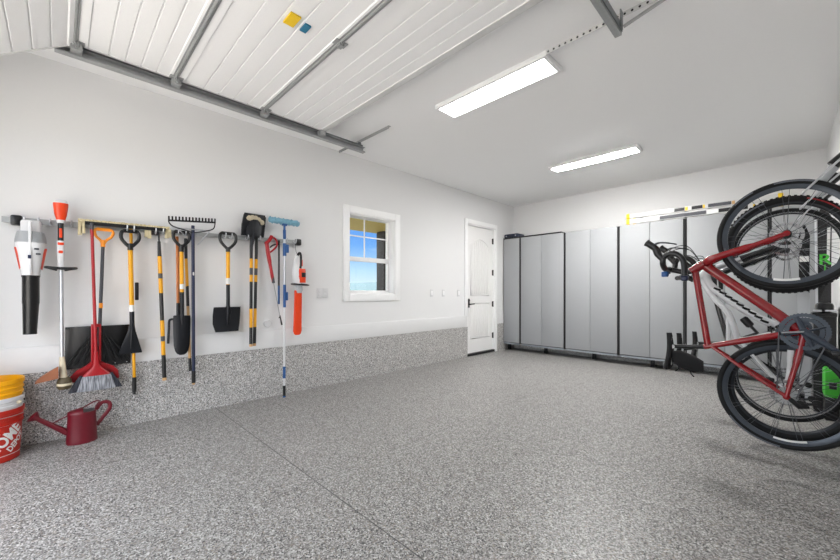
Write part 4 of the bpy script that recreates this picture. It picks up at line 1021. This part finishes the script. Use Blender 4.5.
        for s_ in (-1, 1):
            q = MB(); q.tube([P(bf-.013, bu+.009, s_*.21), P(bf-.02, bu+.01, s_*.335)], .0165, 12); q.build('grip', BLACK, root)
            q = MB(); q.tube(smooth_path([P(bf, bu, s_*.20), P(bf+.035, bu-.01, s_*.21), P(bf+.045, bu-.02, s_*.27), P(bf+.035, bu-.03, s_*.33)], 5), .006, 8); q.build('brake_lever', BLACKM, root)
    if 'lights' in g:
        for (f, u, l, mm, nm) in g['lights']: MB().box(P(f, u, l)-Vector((.020, .022, .020)), P(f, u, l)+Vector((.020, .022, .020)), .008).build(nm, mm, root)
    # cables
    for s_, dl in ((1, .03), (-1, -.03), (1, .012)):
        q = MB(); q.tube(smooth_path([P(bf+.05, bu-.005, s_*.17), P(bf+.11+dl, bu-.02, s_*.08), P(bf+.13+dl, bu-.11, dl), P(HB[0]+.0, HB[1]+.01, dl*.8)], 6), .0028, 6); q.build('cable', BLACK, root)
    # drivetrain
    q = MB(); cr0 = P(*BB); cr_r = g.get('ring', .105); n = 40
    for rad, yy in ((cr_r, .044), (cr_r*.78, .036)):
        pr = []
        outer = [(rad if i % 2 else rad-.005) for i in range(n*2)]
        V = []; F = []
        for i in range(n*2):
            a = PI*i/n
            for rr_, dy in ((outer[i], 0), (rad-.024, 0), (rad-.024, .004), (outer[i], .004)): V.append(cr0+Vector((rr_*math.cos(a), -yy-dy, rr_*math.sin(a))))
        N = n*2
        for i in range(N):
            j_ = (i+1) % N
            for k in range(4): F.append([i*4+k, i*4+(k+1) % 4, j_*4+(k+1) % 4, j_*4+k])
        q._add(V, F)
    ch = q.build('chainring', RINGM, root)
    q = MB()
    for k in range(4):
        a = PI/2*k+.35+.0; q.tube([cr0+Vector((0, -.050, 0)), cr0+Vector((math.cos(a)*(cr_r-.018), -.048, math.sin(a)*(cr_r-.018)))], [.017, .010], 8, sq=(.45, 1))
    q.tube([cr0+Vector((0, -.030, 0)), cr0+Vector((0, -.062, 0))], .022, 16)
    q.build('spider', CRANKM, root)
    q = MB(); q.tube([cr0+Vector((0, -.054, 0)), cr0+Vector((-(cr_r-.016), -.053, -.012))], [.015, .010], 8, sq=(.45, 1)); lab(q.build('spider_highlight', SILVER, root), 'silver arm added as a highlight on the spider')  # extra arm, its silver colour paints a highlight on the dark spider
    ca = g['crank']; d = Vector((math.cos(ca), 0, math.sin(ca)))
    for s_ in (-1, 1):
        a0_ = cr0+Vector((0, s_*.058, 0)); a1_ = a0_+d*(.172 if s_ < 0 else -.172)+Vector((0, s_*.016, 0))
        q = MB(); q.tube([a0_, a0_.lerp(a1_, .5), a1_], [.021, .0165, .014], 12, sq=(1.0, .7)); q.tube([a1_-Vector((0, .012, 0)), a1_+Vector((0, .012, 0))], .016, 12); cka = q.build('crank_arm', CRANKM, root)
        q = MB(); pc = a1_+Vector((0, s_*.055, 0)); q.tube([a1_, pc+Vector((0, s_*.04, 0))], .007, 8); q.box(pc-Vector((.032, .042, .010)), pc+Vector((.032, .042, .010)), .008); q.build('pedal', BLACK, cka)
    # chain: two runs from the ring to the cassette
    y_ = -.046
    q = MB(); d0 = (P(0, 0)-cr0).normalized(); nn = Vector((-d0.z, 0, d0.x))
    for s_ in (-1, 1): q.tube([cr0+nn*s_*(cr_r-.004)+Vector((0, y_, 0)), P(0, 0)+nn*s_*.042+Vector((0, y_, 0))], .0042, 6)
    q.build('chain', CHAINM, root)
    q = MB(); o_ = P(-.0, -.0, .056); q.tube([o_, P(-.05, -.055, .066), P(-.045, -.095, .062)], [.012, .016, .008], 10)
    for (f, u) in ((-.035, -.058), (-.02, -.125)):
        q.lathe([(0, -.004), (.022, -.003), (.022, .003), (0, .004)], P(f, u, .056), (0, 1, 0), 14)
    q.tube([P(-.035, -.058, .062), P(-.02, -.125, .062)], .008, 8, sq=(1, .5)); q.build('rear_derailleur', BLACKM, root)
    q = MB(); q.box(P(.05, .075, -.075)-Vector((.022, .016, .03)), P(.05, .075, -.075)+Vector((.022, .016, .03)), .008); q.build('brake_caliper', BLACKM, root)
    q = MB(); q.tube([P(BB[0]+.03, BB[1]+.11, .03), P(BB[0]-.03, BB[1]+.10, .045)], .010, 8, sq=(1, .5)); q.tube([P(BB[0]+.02, BB[1]+.12, .012), P(BB[0]+.01, BB[1]+.09, .03)], .009, 8); q.build('front_derailleur', BLACKM, root)
    return root

red = dict(R=.336, tw=.034, rimh=.030, rim=RIMR, frame=BRED, wb=.99, BB=(.398, -.074), SC=(.262, .372), ST=(.252, .405), HT=(.782, .478), HB=(.832, .405), th=1.0,
    DT=[(.822, .40), (.76, .335), (.58, .135), (.41, -.055)], TT=[(.800, .455), (.72, .445), (.52, .418), (.265, .383)], crown=(.850, .368), SP=(.238, .585), saddle=(.075, .335, .612),
    bag=[(.165, .585, .040, .035), (.150, .54, .062, .045), (.125, .46, .058, .042), (.115, .41, .036, .032)], stem=((.775, .505), (.800, .605)), bar='drop', crank=math.radians(-38), ring=.112,
    lights=[(.765, .625, .05, BLUE, 'handlebar_light'), (.735, .52, -.03, NAVY, 'bike_computer'), (.790, .63, -.05, BLACK, 'handlebar_mount')],
    dec_f=[(68, 100, .326, DECG, .012), (118, 138, .326, DECG, .010), (192, 225, .300, DECG, .012), (258, 282, .281, MUDWHITE, .014)], dec_r=[(215, 265, .326, DECG, .010), (258, 288, .281, MUDWHITE, .012), (322, 338, .281, MUDWHITE, .014)])
bicycle('red drop bar road bike, front one of the three hung bikes', 3.944, 3.19, .492, red)
wht = dict(R=.35, tw=.052, rimh=.022, rim=RIMG, frame=BWHITE, fork=BDARK, wb=1.06, BB=(.437, -.028), SC=(.345, .262), ST=(.315, .335), HT=(.830, .510), HB=(.885, .445), th=1.08,
    DT=[(.860, .46), (.76, .420), (.565, .205), (.44, -.01)], TT=[(.835, .490), (.68, .415), (.545, .318), (.36, .268)], brace=[(.535, .318), (.325, .322)], crown=(.905, .42), susp=True, SP=(.235, .620), saddle=(.11, .37, .645),
    stem=((.815, .54), (.845, .585)), bar='flat', crank=math.radians(125), ring=.085, knob=True, redline=True, shock=[(.52, .235), (.405, .150)], link=(.36, .245), stripes=[(.74-.030*i, .385-.034*i) for i in range(9)],
    dec_f=[(110, 150, .332, DECG, .010)], dec_r=[(100, 140, .312, MUDWHITE, .010)])
bicycle('white mountain bike with black striped down tube, behind the red bike', 3.944, 3.73, .41, wht)
blk = dict(R=.35, tw=.040, rimh=.018, rim=RIMG, frame=BDARK, wb=1.06, BB=(.43, -.065), SC=(.27, .36), ST=(.26, .40), HT=(.815, .520), HB=(.875, .435), th=.95,
    DT=[(.865, .43), (.79, .355), (.60, .14), (.44, -.05)], TT=[(.835, .495), (.75, .475), (.52, .425), (.275, .37)], crown=(.895, .40), SP=(.235, .590), saddle=(.09, .345, .615),
    stem=((.80, .54), (.80, .562)), bar='drop', crank=math.radians(140), ring=.085, bright=True, dec_f=[(250, 290, .290, MUDWHITE, .018)])
bicycle('black bike with bright silver rims, farthest of the three hung bikes', 3.944, 4.27, .41, blk)

def bike_hook(y, top, label):
    t = thing('bike_hook', label, 'bike hook', (XR, y, top), 'bike hooks on the right wall')
    q = MB(); q.box((XR-.012, y-.035, top-.28), (XR-.001, y+.035, top+.26), .004); q.build('wall_plate', GREYP, t)
    a = Vector((XR-.012, y+.03, top+.16)); b = Vector((4.165, y+.03, top+.075)); c = Vector((4.095, y+.03, top-.035))
    q = MB(); q.tube([a, b], .020, 12, sq=(1, .7)); q.tube([b, c], [.026, .020], 12, sq=(1, .7)); q.build('arm', GREYP, t)
    q = MB(); q.tube([b+Vector((-.03, 0, -.03)), b+Vector((.03, 0, .03))], .031, 14); q.build('pivot_collar', BLACK, t)
    q = MB(); q.tube([c+Vector((-.01, 0, .0)), c+Vector((-.02, 0, -.035))], .028, 12, sq=(1, .7)); q.build('rubber_tip', BLACK, t)
    q = MB(); q.tube(smooth_path([(XR-.012, y-.06, top+.17), (4.20, y-.06, top+.10), (4.03, y-.055, top-.088), (4.018, y-.02, top-.100), (4.015, y+.03, top-.100)], 6), .0058, 8); lab(q.build('hook_rod', SILVER, t), 'bright steel hook rod')
    return t
bike_hook(3.19, 1.822, 'wall bike hook holding the front wheel of the red road bike')
bike_hook(3.73, 1.82, 'middle wall bike hook holding the white mountain bike')
bike_hook(4.27, 1.82, 'farthest wall bike hook holding the silver rimmed bike')

# ------------------------------------------------------------------ gear in the back right corner
def board(name, label, cat, x, y, z1, hw, m_, th=.012, group=None):
    q = MB(); rows = []
    for i in range(17):
        k = i/16; z = .004+(z1-.004)*k
        w = hw*(1-.18*math.sin(PI*k)); 
        if k < .06: w *= math.sqrt(max(.02, 1-(1-k/.06)**2))
        if k > .92: w *= math.sqrt(max(.02, 1-((k-.92)/.08)**2))
        dy = .05*max(0, (k-.85)/.15)**2
        rows.append([(x-w, y-dy+.16*k, z), (x+w, y-dy+.16*k, z), (x+w, y-dy+.16*k+th, z), (x-w, y-dy+.16*k+th, z)])
    q.loft(rows); return q.build(name, m_)
o = tag(board('snowboard', '', '', 4.212, 5.36, 2.0, .062, BDARK), 'tall dark board with green letter standing in the right corner', 'board'); ORIG[o] = Vector((0, 0, 0))
def flat_text(txt, size, x, y, z, m_, parent, tilt=.08):
    cu = bpy.data.curves.new('lettering', 'FONT'); cu.body = txt; cu.size = size; cu.align_x = 'CENTER'; cu.extrude = .0008; cu.offset = size*.02
    ob = bpy.data.objects.new('lettering', cu); COL.objects.link(ob); bpy.context.view_layer.update()
    me = bpy.data.meshes.new_from_object(ob.evaluated_get(bpy.context.evaluated_depsgraph_get())); bpy.data.objects.remove(ob)
    me.transform(Matrix.Translation((x, y, z)) @ Matrix.Rotation(PI/2-tilt, 4, 'X')); me.materials.append(m_)
    ob = bpy.data.objects.new('lettering', me); COL.objects.link(ob); ob.parent = parent; return ob
flat_text('R', .15, 4.222, 5.4705, 1.41, GREEN, o)
q = MB(); q.tube([(4.222, 5.468, 1.405), (4.222, 5.462, 1.33)], .006, 8); q.build('graphic_line', GREEN, o)
q = MB(); q.prism([(4.240, 5.502, 1.84), (4.262, 5.500, 1.82), (4.254, 5.474, 1.44), (4.234, 5.474, 1.46)], (0, .006, 0)); q.build('graphic_stripe', MUDWHITE, o)
tag(board('ski', '', '', 4.076, 5.36, 1.18, .050, GREYP), 'short wide pale grey ski standing beside the dark board', 'ski', 'skis in the right corner')
o = tag(board('ski', '', '', 4.085, 5.62, 1.86, .046, BDARK), 'tall black ski with white bands standing behind the pale one', 'ski', 'skis in the right corner'); ORIG[o] = Vector((0, 0, 0))
for za, zb in ((1.46, 1.52), (1.66, 1.69), (1.24, 1.27)):
    q = MB(); ya, yb = 5.62+.16*za/1.86, 5.62+.16*zb/1.86; q.prism([(4.050, ya-.002, za), (4.120, ya-.002, za), (4.120, yb-.002, zb), (4.050, yb-.002, zb)], (0, .006, 0)); q.build('graphic_band', MUDWHITE, o)
t = thing('ski_pole', 'slim silver ski pole standing in front of the dark board', 'ski pole', (4.15, 5.36, 0))
q = MB(); q.tube([(4.168, 5.335, .01), (4.158, 5.42, 1.86)], [.008, .011], 10); q.build('shaft', SILVER, t)
q = MB(); q.tube([(4.158, 5.42, 1.86), (4.157, 5.425, 1.97)], .017, 12); q.build('grip', BLACK, t); q = MB(); q.lathe([(.0, -.003), (.03, -.002), (.03, .002), (0, .004)], (4.168, 5.335, .08), (0, .05, 1), 20); q.build('basket', BLACK, t)
t = thing('gear_bin', 'black storage bin with silver handles between the bike wheels and the corner', 'storage bin', (4.19, 5.16, 0))
q = MB(); q.box((4.125, 5.05, .0), (4.272, 5.28, .93), .012); q.box((4.118, 5.042, .56), (4.277, 5.286, .585), .006); q.box((4.118, 5.042, .90), (4.277, 5.286, .935), .008); q.build('body', BLACK, t)
for x0, x1 in ((4.125, 4.180), (4.20, 4.272)): MB().box((x0, 5.028, .945), (x1, 5.056, .965), .004).build('handle', SILVER, t)
q = MB(); q.box((4.145, 5.07, .938), (4.26, 5.27, 1.03), .03); q.build('lid', BLACK, t)
t = thing('green_case', 'bright green case with black panel on floor behind the wheels', 'case', (4.22, 4.9, 0))
q = MB(); q.box((4.180, 4.78, .20), (4.276, 5.0, .45), .02); q.build('shell', GREEN, t); lab(box('base', (4.184, 4.784, 0), (4.274, 4.996, .21), BLACK, t, .012), 'black lower half'); q = MB(); q.box((4.210, 4.770, .28), (4.255, 4.783, .34), .004); q.build('panel', BLACK, t)
q = MB(); q.tube(smooth_path([(4.22, 4.82, .44), (4.22, 4.83, .48), (4.22, 4.95, .48), (4.22, 4.96, .44)], 5), .010, 8); q.build('handle', BLACK, t)
